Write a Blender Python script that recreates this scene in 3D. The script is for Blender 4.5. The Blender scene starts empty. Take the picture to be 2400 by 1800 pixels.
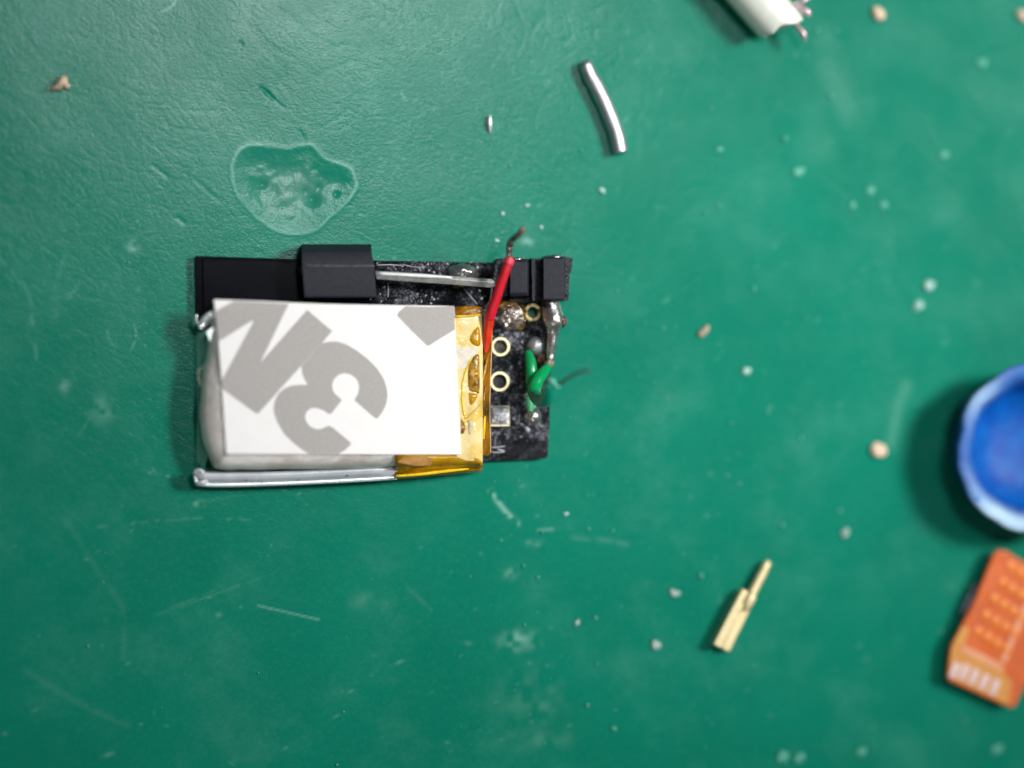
import bpy, bmesh, math, random
import numpy as np
from mathutils import Vector, Matrix, noise as mnoise

random.seed(7)
np.random.seed(7)
S = bpy.context.scene
COL = S.collection

# ------------------------------------------------------------------ camera
# one unit = one centimetre
S.unit_settings.system = 'METRIC'
S.unit_settings.scale_length = 0.01
TILT = math.radians(10.0)
DIST = 22.0
PXCM = 330.0                       # photograph pixels per centimetre at the middle of the mat
FPX = PXCM * DIST                  # focal length in photograph pixels
cam_d = bpy.data.cameras.new("camera")
cam = bpy.data.objects.new("camera", cam_d)
COL.objects.link(cam)
CR = Vector((math.cos(TILT), 0, math.sin(TILT)))
CU = Vector((0, 1, 0))
CB = Vector((-math.sin(TILT), 0, math.cos(TILT)))
CPOS = CB * DIST
cam.matrix_world = Matrix(((CR.x, CU.x, CB.x, CPOS.x), (CR.y, CU.y, CB.y, CPOS.y), (CR.z, CU.z, CB.z, CPOS.z), (0, 0, 0, 1)))
cam_d.sensor_width = 36.0
cam_d.lens = 36.0 * FPX / 2400.0
cam_d.clip_start = 0.1
cam_d.clip_end = 500.0
cam_d.dof.use_dof = True
cam_d.dof.focus_distance = DIST - 0.28
cam_d.dof.aperture_fstop = cam_d.lens * 1e-3 / 1.9
S.camera = cam

def P(x, y, z=0.0):
    """where the ray through photograph pixel (x, y) of the surveyed picture meets height z"""
    d = CR * ((x - 1200) / FPX) + CU * ((900 - y) / FPX) - CB
    t = (z - CPOS.z) / d.z
    return CPOS + d * t

def px(n):
    return n / PXCM

# ------------------------------------------------------------------ world and lamps
W = bpy.data.worlds.new("World")
S.world = W
W.use_nodes = True
W.node_tree.nodes["Background"].inputs[0].default_value = (0.93, 0.97, 1.0, 1)
W.node_tree.nodes["Background"].inputs[1].default_value = 0.045

def look_at(o, pos, tgt):
    o.location = pos
    o.rotation_euler = (Vector(tgt) - Vector(pos)).to_track_quat('-Z', 'Y').to_euler()

def lamp(name, kind, pos, tgt, power, col, **kw):
    l = bpy.data.lights.new(name, kind)
    l.energy = power
    l.color = col
    for k, v in kw.items():
        setattr(l, k, v)
    o = bpy.data.objects.new(name, l)
    COL.objects.link(o)
    look_at(o, pos, tgt)
    return o

lamp("bench_lamp", 'SPOT', (18.5, 7.0, 21.5), (2.1, 1.2, 0), 67500, (1.0, 0.97, 0.95), spot_size=math.radians(21.6), spot_blend=1.0, shadow_soft_size=4.2)
lamp("ceiling_panel", 'AREA', (3.4, 9.8, 44.0), (-1.5, 1.5, 0), 5400, (0.9, 0.985, 1.0), shape='ELLIPSE', size=7.6, size_y=5.6)

lamp("far_ceiling_panel", 'AREA', (-8.0, -32.0, 34.0), (0, 0, 0), 2400, (0.97, 0.99, 1.0), shape='RECTANGLE', size=24, size_y=7)

S.view_settings.view_transform = 'Standard'
S.view_settings.look = 'None'
S.view_settings.exposure = 0.0
S.view_settings.gamma = 1.0
S.render.engine = 'CYCLES'

# ------------------------------------------------------------------ materials
def lin(r, g, b):
    f = lambda c: (c / 255 / 12.92) if c <= 10.3 else (((c / 255) + 0.055) / 1.055) ** 2.4
    return (f(r), f(g), f(b), 1.0)

class NT:
    def __init__(s, name):
        s.m = bpy.data.materials.new(name)
        s.m.use_nodes = True
        s.t = s.m.node_tree
        s.b = s.t.nodes["Principled BSDF"]
        s.out = s.t.nodes["Material Output"]
        s.co = s.t.nodes.new("ShaderNodeTexCoord").outputs["Object"]
    def n(s, typ, **kw):
        nd = s.t.nodes.new(typ)
        for k, v in kw.items():
            setattr(nd, k, v)
        return nd
    def link(s, a, b):
        s.t.links.new(a, b)
    def noise(s, scale, detail=3, rough=0.55, dist=0.0, co=None):
        nd = s.n("ShaderNodeTexNoise")
        nd.inputs["Scale"].default_value = scale
        nd.inputs["Detail"].default_value = detail
        nd.inputs["Roughness"].default_value = rough
        nd.inputs["Distortion"].default_value = dist
        s.link(co or s.co, nd.inputs["Vector"])
        return nd.outputs["Fac"]
    def voro(s, scale, feature='F1', co=None):
        nd = s.n("ShaderNodeTexVoronoi", feature=feature)
        nd.inputs["Scale"].default_value = scale
        s.link(co or s.co, nd.inputs["Vector"])
        return nd.outputs["Distance"]
    def ramp(s, fac, a, b, ca=0.0, cb=1.0):
        nd = s.n("ShaderNodeMapRange")
        nd.interpolation_type = 'SMOOTHSTEP'
        nd.inputs[1].default_value = a
        nd.inputs[2].default_value = b
        nd.inputs[3].default_value = ca
        nd.inputs[4].default_value = cb
        s.link(fac, nd.inputs[0])
        return nd.outputs[0]
    def mix(s, fac, a, b):
        nd = s.n("ShaderNodeMix", data_type='RGBA')
        for sock, v in ((nd.inputs[0], fac), (nd.inputs[6], a), (nd.inputs[7], b)):
            if isinstance(v, (tuple, float, int)):
                sock.default_value = v
            else:
                s.link(v, sock)
        return nd.outputs[2]
    def math(s, op, a, b=None):
        nd = s.n("ShaderNodeMath", operation=op)
        for i, v in enumerate((a, b)):
            if v is None:
                continue
            if isinstance(v, (float, int)):
                nd.inputs[i].default_value = v
            else:
                s.link(v, nd.inputs[i])
        return nd.outputs[0]
    def bump(s, h, strength, dist, normal=None):
        nd = s.n("ShaderNodeBump")
        nd.inputs["Strength"].default_value = strength
        nd.inputs["Distance"].default_value = dist
        s.link(h, nd.inputs["Height"])
        if normal is not None:
            s.link(normal, nd.inputs["Normal"])
        return nd.outputs[0]
    def set(s, **kw):
        for k, v in kw.items():
            sock = s.b.inputs[k.replace("_", " ")]
            if isinstance(v, (tuple, float, int)):
                sock.default_value = v
            else:
                s.link(v, sock)
        return s

def simple(name, c0, c1=None, rough=0.5, metal=0.0, scale=12.0, bump=0.0, bdist=0.01, bscale=None, spec=0.5, coat=0.0, lo=0.35, hi=0.65, detail=4):
    t = NT(name)
    c1 = c1 or tuple(v * 0.8 for v in c0[:3]) + (1,)
    f = t.noise(scale, detail)
    t.set(Base_Color=t.mix(t.ramp(f, lo, hi), c0, c1), Roughness=t.ramp(t.noise(scale * 1.7, 3), 0.3, 0.7, rough * 0.85, min(1.0, rough * 1.15)), Metallic=metal, Specular_IOR_Level=spec, Coat_Weight=coat, Coat_Roughness=0.12)
    if bump:
        t.set(Normal=t.bump(t.noise(bscale or scale * 2, 5), bump, bdist))
    return t.m

def mat_workmat():
    t = NT("green_rubber")
    at = t.n("ShaderNodeAttribute", attribute_name="wear_highlight").outputs["Fac"]
    dent_sheen = t.n("ShaderNodeAttribute", attribute_name="dent_sheen").outputs["Fac"]
    mr = t.n("ShaderNodeMapping")
    mr.inputs["Rotation"].default_value = (0, 0, math.radians(44))
    t.link(t.co, mr.inputs["Vector"])
    mp = t.n("ShaderNodeMapping")
    mp.inputs["Scale"].default_value = (0.72, 1.35, 1.0)
    t.link(mr.outputs[0], mp.inputs["Vector"])
    broad = t.noise(0.55, 4, 0.6)
    base = t.mix(t.ramp(broad, 0.3, 0.7), lin(8, 116, 93), lin(11, 124, 100))
    mottled = t.noise(26, 4, 0.7)
    base = t.mix(t.math('MULTIPLY', t.ramp(mottled, 0.45, 0.75), 0.10), base, lin(70, 165, 146))
    dust = t.math('MULTIPLY', t.ramp(t.noise(1.3, 6, 0.7), 0.45, 0.8), 0.13)
    base = t.mix(dust, base, lin(120, 190, 175))
    base = t.mix(dent_sheen, base, lin(124, 158, 148))
    base = t.mix(at, base, lin(150, 205, 190))
    h1 = t.noise(13, 6, 0.66, 0.9, mp.outputs[0])
    cr = t.ramp(t.voro(7.0, 'DISTANCE_TO_EDGE', mp.outputs[0]), 0.0, 0.10)
    fine = t.noise(48, 3, 0.7)
    nb = t.bump(h1, 0.065, 0.02)
    nb = t.bump(cr, 0.02, 0.010, nb)
    nb = t.bump(fine, 0.15, 0.008, nb)
    t.set(Base_Color=base, Roughness=t.ramp(t.noise(3.0, 5), 0.3, 0.7, 0.15, 0.21), Specular_IOR_Level=0.19, Normal=nb)
    return t.m

M = {}
M['workmat'] = mat_workmat()

def mat_board():
    t = NT("black_solder_mask")
    # glossy black panel, greyish dried flux where it was soldered
    fl = t.n("ShaderNodeAttribute", attribute_name="flux").outputs["Fac"]
    n1 = t.noise(38, 6, 0.72, 1.0)
    n2 = t.noise(7, 4, 0.6)
    n3 = t.noise(75, 3, 0.6)
    mask = t.math('MULTIPLY', fl, t.ramp(t.math('ADD', n1, t.math('MULTIPLY', n2, 0.55)), 0.80, 0.90))
    col = t.mix(t.ramp(n2, 0.35, 0.7), lin(6, 8, 14), lin(13, 15, 22))
    col = t.mix(t.math('MULTIPLY', fl, t.ramp(n2, 0.3, 0.6)), col, lin(48, 51, 59))
    col = t.mix(t.math('MULTIPLY', mask, 0.75), col, lin(168, 172, 182))
    t.set(Base_Color=col, Roughness=t.math('ADD', t.math('MULTIPLY', mask, 0.22), 0.14), Specular_IOR_Level=t.math('ADD', t.math('MULTIPLY', fl, 0.42), 0.10))
    h = t.math('MULTIPLY', t.math('ADD', n1, t.math('MULTIPLY', n3, 0.3)), fl)
    t.set(Normal=t.bump(h, 1.0, 0.05))
    return t.m

M['board'] = mat_board()
M['header'] = simple("black_header_plastic", lin(36, 38, 46), lin(41, 43, 52), 0.55, scale=30, bump=0.25, bdist=0.006, bscale=90, spec=0.2)
M['header_dark'] = simple("dark_glued_plastic", lin(16, 17, 22), lin(38, 40, 48), 0.28, scale=22, bump=0.9, bdist=0.03, bscale=30, spec=0.5)
M['gold'] = simple("gold_plating", lin(244, 236, 196), lin(236, 222, 172), 0.4, 0.5, scale=30, bump=0.3, bdist=0.004, bscale=60)
M['gold_dull'] = simple("tarnished_gold_plating", lin(206, 184, 130), lin(150, 125, 80), 0.4, 0.6, scale=34, bump=0.4, bdist=0.006, bscale=50)
M['barrel'] = simple("dark_plated_barrel", lin(88, 80, 72), lin(60, 55, 50), 0.35, 0.8, scale=20)
M['barrel_black'] = simple("black_filled_barrel", lin(38, 39, 42), lin(26, 27, 30), 0.35, 0.3, scale=20)
M['solder'] = simple("bright_solder", lin(220, 218, 216), lin(182, 180, 178), 0.28, 0.92, scale=16, bump=0.35, bdist=0.015, bscale=22)
M['solder_dull'] = simple("dull_solder", lin(172, 174, 178), lin(146, 148, 152), 0.45, 0.7, scale=20, bump=0.5, bdist=0.012, bscale=30)
M['solder_rough'] = simple("lumpy_solder", lin(214, 206, 200), lin(130, 118, 108), 0.30, 0.8, scale=14, bump=0.9, bdist=0.03, bscale=18)
M['pad_tin'] = simple("rippled_tin", lin(224, 224, 228), lin(188, 188, 194), 0.34, 0.6, scale=18, bump=0.7, bdist=0.03, bscale=22)
M['steel'] = simple("nickel_pin", lin(182, 182, 178), lin(156, 156, 152), 0.4, 0.5, scale=26, bump=0.4, bdist=0.008, bscale=50)
M['pin_highlight'] = simple("painted_pin_highlight", lin(246, 246, 246), lin(238, 238, 238), 0.35, 0.2, scale=20)  # near white, for the reflection on the pin's side
M['flux'] = simple("amber_flux", lin(120, 92, 30), lin(58, 40, 14), 0.1, 0.0, scale=18, bump=0.7, bdist=0.02, bscale=24, spec=0.8, coat=0.6)
M['flux_brown'] = simple("burnt_flux", lin(120, 74, 50), lin(76, 52, 38), 0.25, 0.0, scale=20, bump=0.6, bdist=0.02, spec=0.6)
M['tan_tip'] = simple("frayed_tan_strands", lin(196, 178, 150), lin(96, 80, 64), 0.6, 0.2, scale=36, bump=1.0, bdist=0.03, bscale=50)
M['green_wire'] = simple("green_insulation", lin(0, 156, 88), lin(0, 140, 78), 0.25, scale=8, bump=0.12, bdist=0.01, spec=0.5)
M['teal_wire'] = simple("teal_green_insulation", lin(0, 146, 120), lin(0, 134, 110), 0.4, scale=8)
M['mint'] = simple("torn_mint_insulation", lin(130, 225, 200), lin(90, 190, 165), 0.4, scale=20)
M['mint_dull'] = simple("stretched_green_insulation", lin(70, 172, 118), lin(110, 196, 150), 0.4, scale=24, bump=0.6, bdist=0.02)
M['thin_wire'] = simple("dark_tinned_strand", lin(96, 108, 104), lin(70, 82, 80), 0.4, 0.6, scale=20)
M['red_wire'] = simple("red_insulation", lin(214, 24, 46), lin(196, 18, 38), 0.45, scale=10, bump=0.12, bdist=0.008, bscale=40)
M['red_taped'] = simple("red_insulation_seen_through_amber_tape", lin(226, 62, 24), lin(210, 48, 18), 0.35, scale=10)
M['strand'] = simple("tinned_strand", lin(168, 160, 150), lin(108, 102, 96), 0.32, 0.9, scale=30, bump=0.9, bdist=0.02, bscale=34)
M['copper_tip'] = simple("bare_copper_tip", lin(196, 150, 130), lin(150, 112, 98), 0.5, 0.6, scale=26, bump=0.6, bdist=0.02)
M['pouch'] = simple("aluminium_pouch_foil", lin(224, 220, 214), lin(208, 199, 192), 0.34, 0.3, scale=6, bump=0.55, bdist=0.03, bscale=7)
M['pouch_edge'] = simple("folded_pouch_seal", lin(204, 208, 212), lin(188, 192, 198), 0.4, 0.25, scale=7, bump=0.25, bdist=0.015, bscale=20)
M['foil'] = simple("shiny_pouch_foil", lin(240, 243, 243), lin(215, 220, 220), 0.28, 0.7, scale=7)
M['foil_glint'] = simple("painted_foil_glint", lin(250, 251, 252), lin(240, 242, 245), 0.3, 0.55, scale=14)  # foil coloured near white where it catches the light
M['liner'] = simple("white_release_paper", lin(249, 247, 246), lin(247, 245, 243), 0.5, scale=8, bump=0.08, bdist=0.006, bscale=26, spec=0.3)
M['print'] = simple("grey_print", lin(172, 167, 164), lin(180, 175, 172), 0.5, scale=55, bump=0.06, bdist=0.006, bscale=70, spec=0.3, detail=6)
M['solder_wire'] = simple("solder_wire_metal", lin(214, 212, 216), lin(190, 188, 193), 0.44, 0.95, scale=6, bump=0.1, bdist=0.008, bscale=16)
M['brass'] = simple("matt_gold_brass", lin(242, 226, 178), lin(232, 213, 162), 0.42, 0.35, scale=12, bump=0.1, bdist=0.006)
M['white_cable'] = simple("white_plastic", lin(222, 226, 214), lin(212, 217, 206), 0.35, scale=6, bump=0.1, bdist=0.01)
M['pink_strand'] = simple("pale_pink_metal_strand", lin(226, 206, 208), lin(196, 172, 178), 0.35, 0.6, scale=18)
M['orange'] = simple("orange_polyimide", lin(216, 98, 22), lin(202, 86, 16), 0.4, scale=5, bump=0.1, bdist=0.01)
M['orange_edge'] = simple("yellowish_bare_polyimide", lin(218, 154, 72), lin(210, 138, 60), 0.4, scale=6)
M['orange_dot'] = simple("orange_covered_copper_dot", lin(236, 134, 44), lin(230, 124, 36), 0.4, scale=8)
M['pink_ink'] = simple("pale_pink_ink", lin(234, 166, 124), lin(226, 152, 110), 0.5, scale=8)
M['pink_pad'] = simple("pale_pink_pad", lin(228, 200, 196), lin(216, 186, 182), 0.4, 0.2, scale=10)
M['slate'] = simple("slate_grey_plastic", lin(84, 92, 102), lin(60, 66, 76), 0.5, scale=10)
M['tan'] = simple("tan_crumb", lin(244, 224, 200), lin(222, 190, 156), 0.7, scale=24, bump=0.7, bdist=0.02)
M['tan_dark'] = simple("brown_grey_chip", lin(178, 168, 148), lin(150, 136, 116), 0.7, scale=24, bump=0.6, bdist=0.02)
M['white_speck'] = simple("white_resin_bead", lin(186, 214, 208), lin(120, 184, 170), 0.4, scale=32)
M['mint_speck'] = simple("pale_green_crumb", lin(84, 170, 148), lin(44, 150, 124), 0.5, scale=40)
M['grey_speck'] = simple("pinkish_white_crumb", lin(176, 190, 184), lin(120, 166, 154), 0.5, scale=36)
M['sliver'] = simple("bright_metal_sliver", lin(245, 245, 245), lin(225, 225, 225), 0.3, 0.5, scale=14)
M['flux_white'] = simple('dry_white_flux', lin(186, 190, 196), lin(150, 154, 162), 0.4, scale=20)
M['hair'] = simple("pale_fibre", lin(206, 206, 190), lin(190, 190, 172), 0.5, scale=20)

def mat_blue():
    t = NT("blue_plastic")
    g = t.n("ShaderNodeNewGeometry").outputs["Normal"]
    wear_highlight = t.n("ShaderNodeAttribute", attribute_name="wear_highlight").outputs["Fac"]
    n = t.noise(7, 4, 0.6)
    col = t.mix(t.ramp(n, 0.3, 0.7), lin(0, 72, 160), lin(0, 94, 176))
    w = t.math('MULTIPLY', wear_highlight, t.ramp(t.noise(5, 4), 0.2, 0.5))
    col = t.mix(w, col, lin(176, 208, 232))  # scuffed rim together with its painted highlight
    t.set(Base_Color=col, Roughness=0.5, Specular_IOR_Level=0.25, Normal=t.bump(t.noise(16, 4), 0.25, 0.02))
    return t.m
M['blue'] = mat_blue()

def mat_kapton(name, ca, cb, alpha, scale=6.0, lo=0.4, hi=0.62, bump=0.5):
    """thin amber film: coloured transparency with a glossy coat"""
    t = NT(name)
    f = t.ramp(t.noise(scale, 4, 0.6, 0.8), lo, hi)
    col = t.mix(f, ca, cb)
    nb = t.bump(t.noise(scale * 1.5, 4), bump, 0.03)
    t.set(Base_Color=col, Roughness=0.16, Specular_IOR_Level=0.6, Normal=nb)
    tr = t.n("ShaderNodeBsdfTransparent")
    t.link(t.mix(f, tuple(min(1, v * 1.25) for v in ca[:3]) + (1,), tuple(min(1, v * 1.25) for v in cb[:3]) + (1,)), tr.inputs[0])
    mx = t.n("ShaderNodeMixShader")
    mx.inputs[0].default_value = alpha
    t.link(tr.outputs[0], mx.inputs[1])
    t.link(t.b.outputs[0], mx.inputs[2])
    t.link(mx.outputs[0], t.out.inputs["Surface"])
    return t.m
M['tape_cream'] = mat_kapton("amber_tape_over_white", lin(250, 230, 170), lin(240, 200, 84), 0.86, 4.0, 0.42, 0.68, 0.45)
M['tape_gold'] = mat_kapton("glossy_amber_tape", lin(214, 160, 14), lin(178, 124, 10), 0.8, 5.0)
M['tape_brown'] = mat_kapton("layered_brown_amber_tape", lin(172, 116, 14), lin(112, 70, 10), 0.85, 7.0)
M['tape_flap'] = mat_kapton("loose_amber_tape", lin(190, 130, 30), lin(140, 92, 16), 0.62, 5.0)
M['tape_yellow'] = simple("bright_yellow_tape_fold", lin(250, 214, 22), lin(240, 190, 10), 0.2, scale=20, bump=0.4, bdist=0.02)
M['tape_dark'] = mat_kapton("dark_trapped_adhesive", lin(206, 152, 40), lin(122, 84, 22), 0.9, 12.0)

def mat_film():
    t = NT("clear_film")
    t.set(Base_Color=lin(120, 190, 170), Roughness=0.2)
    tr = t.n("ShaderNodeBsdfTransparent")
    mx = t.n("ShaderNodeMixShader")
    mx.inputs[0].default_value = 0.22
    t.link(tr.outputs[0], mx.inputs[1])
    t.link(t.b.outputs[0], mx.inputs[2])
    t.link(mx.outputs[0], t.out.inputs["Surface"])
    return t.m
M['film'] = mat_film()

# ------------------------------------------------------------------ object helpers
WORLD = {}                         # object name -> world position of its origin

def thing(name, label, cat, loc, group=None):
    o = bpy.data.objects.new(name, None)
    o.empty_display_size = 0.2
    COL.objects.link(o)
    o.location = loc
    WORLD[o.name] = Vector(loc)
    o["label"] = label
    o["category"] = cat
    if group:
        o["group"] = group
    return o

def tag(o, label, cat, group=None):
    o["label"] = label
    o["category"] = cat
    if group:
        o["group"] = group
    return o

def mesh_obj(name, verts, faces, material, parent=None, smooth=False, label=None, sharp=0):
    v = np.array([tuple(p) for p in verts], dtype=float)
    c = (v.min(0) + v.max(0)) / 2
    if parent is None:
        c[2] = v[:, 2].min()
    me = bpy.data.meshes.new(name)
    me.from_pydata([tuple(p) for p in (v - c)], [], faces)
    me.validate()
    bm = bmesh.new()
    bm.from_mesh(me)
    bmesh.ops.recalc_face_normals(bm, faces=bm.faces)
    bm.to_mesh(me)
    bm.free()
    if smooth:
        me.polygons.foreach_set("use_smooth", [True] * len(me.polygons))
        if sharp:
            me.set_sharp_from_angle(angle=math.radians(sharp))
    me.materials.append(M[material] if isinstance(material, str) else material)
    o = bpy.data.objects.new(name, me)
    COL.objects.link(o)
    base = Vector((0, 0, 0))
    if parent is not None:
        o.parent = parent
        base = WORLD[parent.name]
    o.location = Vector(c) - base
    WORLD[o.name] = Vector(c)
    if label:
        o["label"] = label
    return o

def bevel(o, w, seg=2, angle=35):
    m = o.modifiers.new("bevel", 'BEVEL')
    m.width = w
    m.segments = seg
    m.limit_method = 'ANGLE'
    m.angle_limit = math.radians(angle)
    o.data.polygons.foreach_set("use_smooth", [True] * len(o.data.polygons))
    m2 = o.modifiers.new("wn", 'WEIGHTED_NORMAL')
    m2.keep_sharp = True
    return o

def smooth_path(pts, n):
    """Catmull-Rom through points (any dimension); returns about n samples per span"""
    p = [np.array(tuple(q), dtype=float) for q in pts]
    p = [2 * p[0] - p[1]] + p + [2 * p[-1] - p[-2]]
    out = []
    for i in range(1, len(p) - 2):
        for k in range(n):
            t = k / n
            a, b, c, d = p[i - 1], p[i], p[i + 1], p[i + 2]
            out.append(0.5 * ((2 * b) + (c - a) * t + (2 * a - 5 * b + 4 * c - d) * t * t + (3 * b - a - 3 * c + d) * t ** 3))
    out.append(p[-2])
    return out

def tube_geo(pts, rad, seg=14, n=6, cap=True, wob=0.0, flat=1.0):
    """pts world points, rad list/number; returns verts, faces"""
    if isinstance(rad, (int, float)):
        rad = [rad] * len(pts)
    q = smooth_path([tuple(p) + (r,) for p, r in zip(pts, rad)], n)
    V, F = [], []
    prev = None
    for i, s in enumerate(q):
        a = q[max(0, i - 1)][:3]
        b = q[min(len(q) - 1, i + 1)][:3]
        t = Vector(b - a).normalized()
        u = Vector((0, 0, 1)) if prev is None else prev
        if abs(t.dot(u)) > 0.95 and prev is None:
            u = Vector((1, 0, 0))
        u = (u - t * u.dot(t)).normalized()
        prev = u
        w = t.cross(u)
        for k in range(seg):
            an = 2 * math.pi * k / seg
            r = max(1e-4, s[3])
            if wob:
                r *= 1 + wob * mnoise.noise(Vector((s[0] * 14 + k * 0.9, s[1] * 14, s[2] * 14 + i * 0.05)))
            V.append(Vector(s[:3]) + (u * math.cos(an) * flat + w * math.sin(an)) * r)
    for i in range(len(q) - 1):
        for k in range(seg):
            F.append((i * seg + k, i * seg + (k + 1) % seg, (i + 1) * seg + (k + 1) % seg, (i + 1) * seg + k))
    if cap:
        F.append(tuple(range(seg)))
        F.append(tuple((len(q) - 1) * seg + k for k in range(seg)))
    return V, F

def tube(name, pts, rad, material, parent=None, **kw):
    lab = kw.pop('label', None)
    V, F = tube_geo(pts, rad, **kw)
    return mesh_obj(name, V, F, material, parent, True, lab)

def prism(name, outline, z0, z1, material, parent=None, holes=(), label=None, bev=0.0, jag=0.0, smooth=False):
    """outline: list of photograph pixels at height z1; straight sides down to z0; holes: (pixel centre, radius in cm)"""
    top = [P(x, y, z1) for x, y in outline]
    if jag:
        t2 = []
        for i in range(len(top)):
            a, b = top[i], top[(i + 1) % len(top)]
            k = max(2, int((b - a).length / 0.03))
            for j in range(k):
                p = a.lerp(b, j / k)
                t2.append(p + Vector((random.uniform(-jag, jag), random.uniform(-jag, jag), 0)))
        top = t2
    bm = bmesh.new()
    loops = [top]
    for (cx, cy), r in holes:
        c = P(cx, cy, z1)
        loops.append([c + Vector((math.cos(a) * r, math.sin(a) * r, 0)) for a in [2 * math.pi * k / 28 for k in range(28)]])
    ed = []
    vl = []
    for lp in loops:
        vs = [bm.verts.new(p) for p in lp]
        vl.append(vs)
        for i in range(len(vs)):
            ed.append(bm.edges.new((vs[i], vs[(i + 1) % len(vs)])))
    bmesh.ops.triangle_fill(bm, use_beauty=True, use_dissolve=False, edges=ed, normal=(0, 0, 1))
    tf = list(bm.faces)
    vm = {}
    for vs in vl:
        low = [bm.verts.new((v.co.x, v.co.y, z0)) for v in vs]
        for a, b in zip(vs, low):
            vm[a] = b
        for i in range(len(vs)):
            j = (i + 1) % len(vs)
            bm.faces.new((vs[i], vs[j], low[j], low[i]))
    for f in tf:
        bm.faces.new([vm[v] for v in reversed(f.verts)])
    bm.verts.index_update()
    V = [v.co.copy() for v in bm.verts]
    F = [tuple(v.index for v in f.verts) for f in bm.faces]
    bm.free()
    o = mesh_obj(name, V, F, material, parent, smooth, label)
    if bev:
        bevel(o, bev)
    return o

def sheet(name, outline, zf, material, parent=None, thick=0.004, label=None, sub=0.05):
    """thin skin whose height varies: zf(x, y) in photograph pixels; cut to the outline, with real thickness"""
    bm = bmesh.new()
    xs = [p[0] for p in outline]
    ys = [p[1] for p in outline]
    vs = [bm.verts.new((x, y, 0)) for x, y in outline]
    f = bm.faces.new(vs)
    step = sub * PXCM
    for ax, lo, hi in ((0, min(xs), max(xs)), (1, min(ys), max(ys))):
        k = max(1, int((hi - lo) / step))
        for i in range(1, k):
            c = lo + (hi - lo) * i / k
            g = bm.verts[:] + bm.edges[:] + bm.faces[:]
            bmesh.ops.bisect_plane(bm, geom=g, plane_co=(c if ax == 0 else 0, c if ax == 1 else 0, 0), plane_no=(1 if ax == 0 else 0, 1 if ax == 1 else 0, 0))
    bmesh.ops.triangulate(bm, faces=bm.faces[:])
    bm.verts.index_update()
    n = len(bm.verts)
    V, Lw = [], []
    for v in bm.verts:
        z = zf(v.co.x, v.co.y)
        p = P(v.co.x, v.co.y, z)
        V.append(p)
        Lw.append(p - Vector((0, 0, thick)))
    F = [tuple(v.index for v in f.verts) for f in bm.faces]
    F2 = [tuple(i + n for i in reversed(f)) for f in F]
    for e in bm.edges:
        if len(e.link_faces) == 1:
            a, b = e.verts[0].index, e.verts[1].index
            F2.append((a, b, b + n, a + n))
    bm.free()
    return mesh_obj(name, V + Lw, F + F2, material, parent, True, label, 45)

def dome(name, c, rx, ry, h, material, parent=None, wob=0.12, freq=6.0, rot=0.0, power=2.0, nu=26, nv=9, label=None, seed=0):
    """a solder-like mound sitting at world point c"""
    V, F = [], []
    for j in range(nv):
        t = j / (nv - 1)
        rr = math.cos(t * math.pi / 2) if j < nv - 1 else 0.0
        zz = math.sin(t * math.pi / 2) ** (2.0 / power)
        for k in range(nu):
            a = 2 * math.pi * k / nu
            x, y = math.cos(a) * rr, math.sin(a) * rr
            w = 1 + wob * mnoise.noise(Vector((x * freq * 0.4 + seed, y * freq * 0.4 - seed, zz * freq * 0.4)))
            X, Y = x * rx * w, y * ry * w
            V.append(Vector((c[0] + X * math.cos(rot) - Y * math.sin(rot), c[1] + X * math.sin(rot) + Y * math.cos(rot), c[2] + zz * h * w)))
    for j in range(nv - 1):
        for k in range(nu):
            F.append((j * nu + k, j * nu + (k + 1) % nu, (j + 1) * nu + (k + 1) % nu, (j + 1) * nu + k))
    F.append(tuple(reversed(range(nu))))
    return mesh_obj(name, V, F, material, parent, True, label)

def lump_geo(c, rx, ry, rz, rot, wob, seed, sub=3):
    bm = bmesh.new()
    bmesh.ops.create_icosphere(bm, subdivisions=sub, radius=1.0)
    V = []
    for v in bm.verts:
        p = v.co
        w = 1 + wob * mnoise.noise(p * 1.3 + Vector((seed * 3.1, seed * 1.7, 0))) + wob * 0.5 * mnoise.noise(p * 3.4 + Vector((seed, 0, seed)))
        x, y, z = p.x * rx * w, p.y * ry * w, p.z * rz * w
        V.append(Vector((c[0] + x * math.cos(rot) - y * math.sin(rot), c[1] + x * math.sin(rot) + y * math.cos(rot), c[2] + max(z, -rz * 0.75))))
    F = [tuple(v.index for v in f.verts) for f in bm.faces]
    bm.free()
    return V, F

def box_dir(name, a, b, half, z0, z1, material, parent=None, bev=0.006, label=None, taper=1.0):
    """bar between two photograph pixels, half width in cm"""
    A, B = P(a[0], a[1], z1), P(b[0], b[1], z1)
    A.z = B.z = 0
    d = (B - A).normalized()
    n = Vector((-d.y, d.x, 0))
    V = []
    for z in (z0, z1):
        V += [Vector((*(A + n * half).xy, z)), Vector((*(A - n * half).xy, z)), Vector((*(B - n * half * taper).xy, z)), Vector((*(B + n * half * taper).xy, z))]
    F = [(0, 1, 2, 3), (4, 5, 6, 7), (0, 1, 5, 4), (1, 2, 6, 5), (2, 3, 7, 6), (3, 0, 4, 7)]
    o = mesh_obj(name, V, F, material, parent, False, label)
    if bev:
        bevel(o, bev)
    return o

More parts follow.
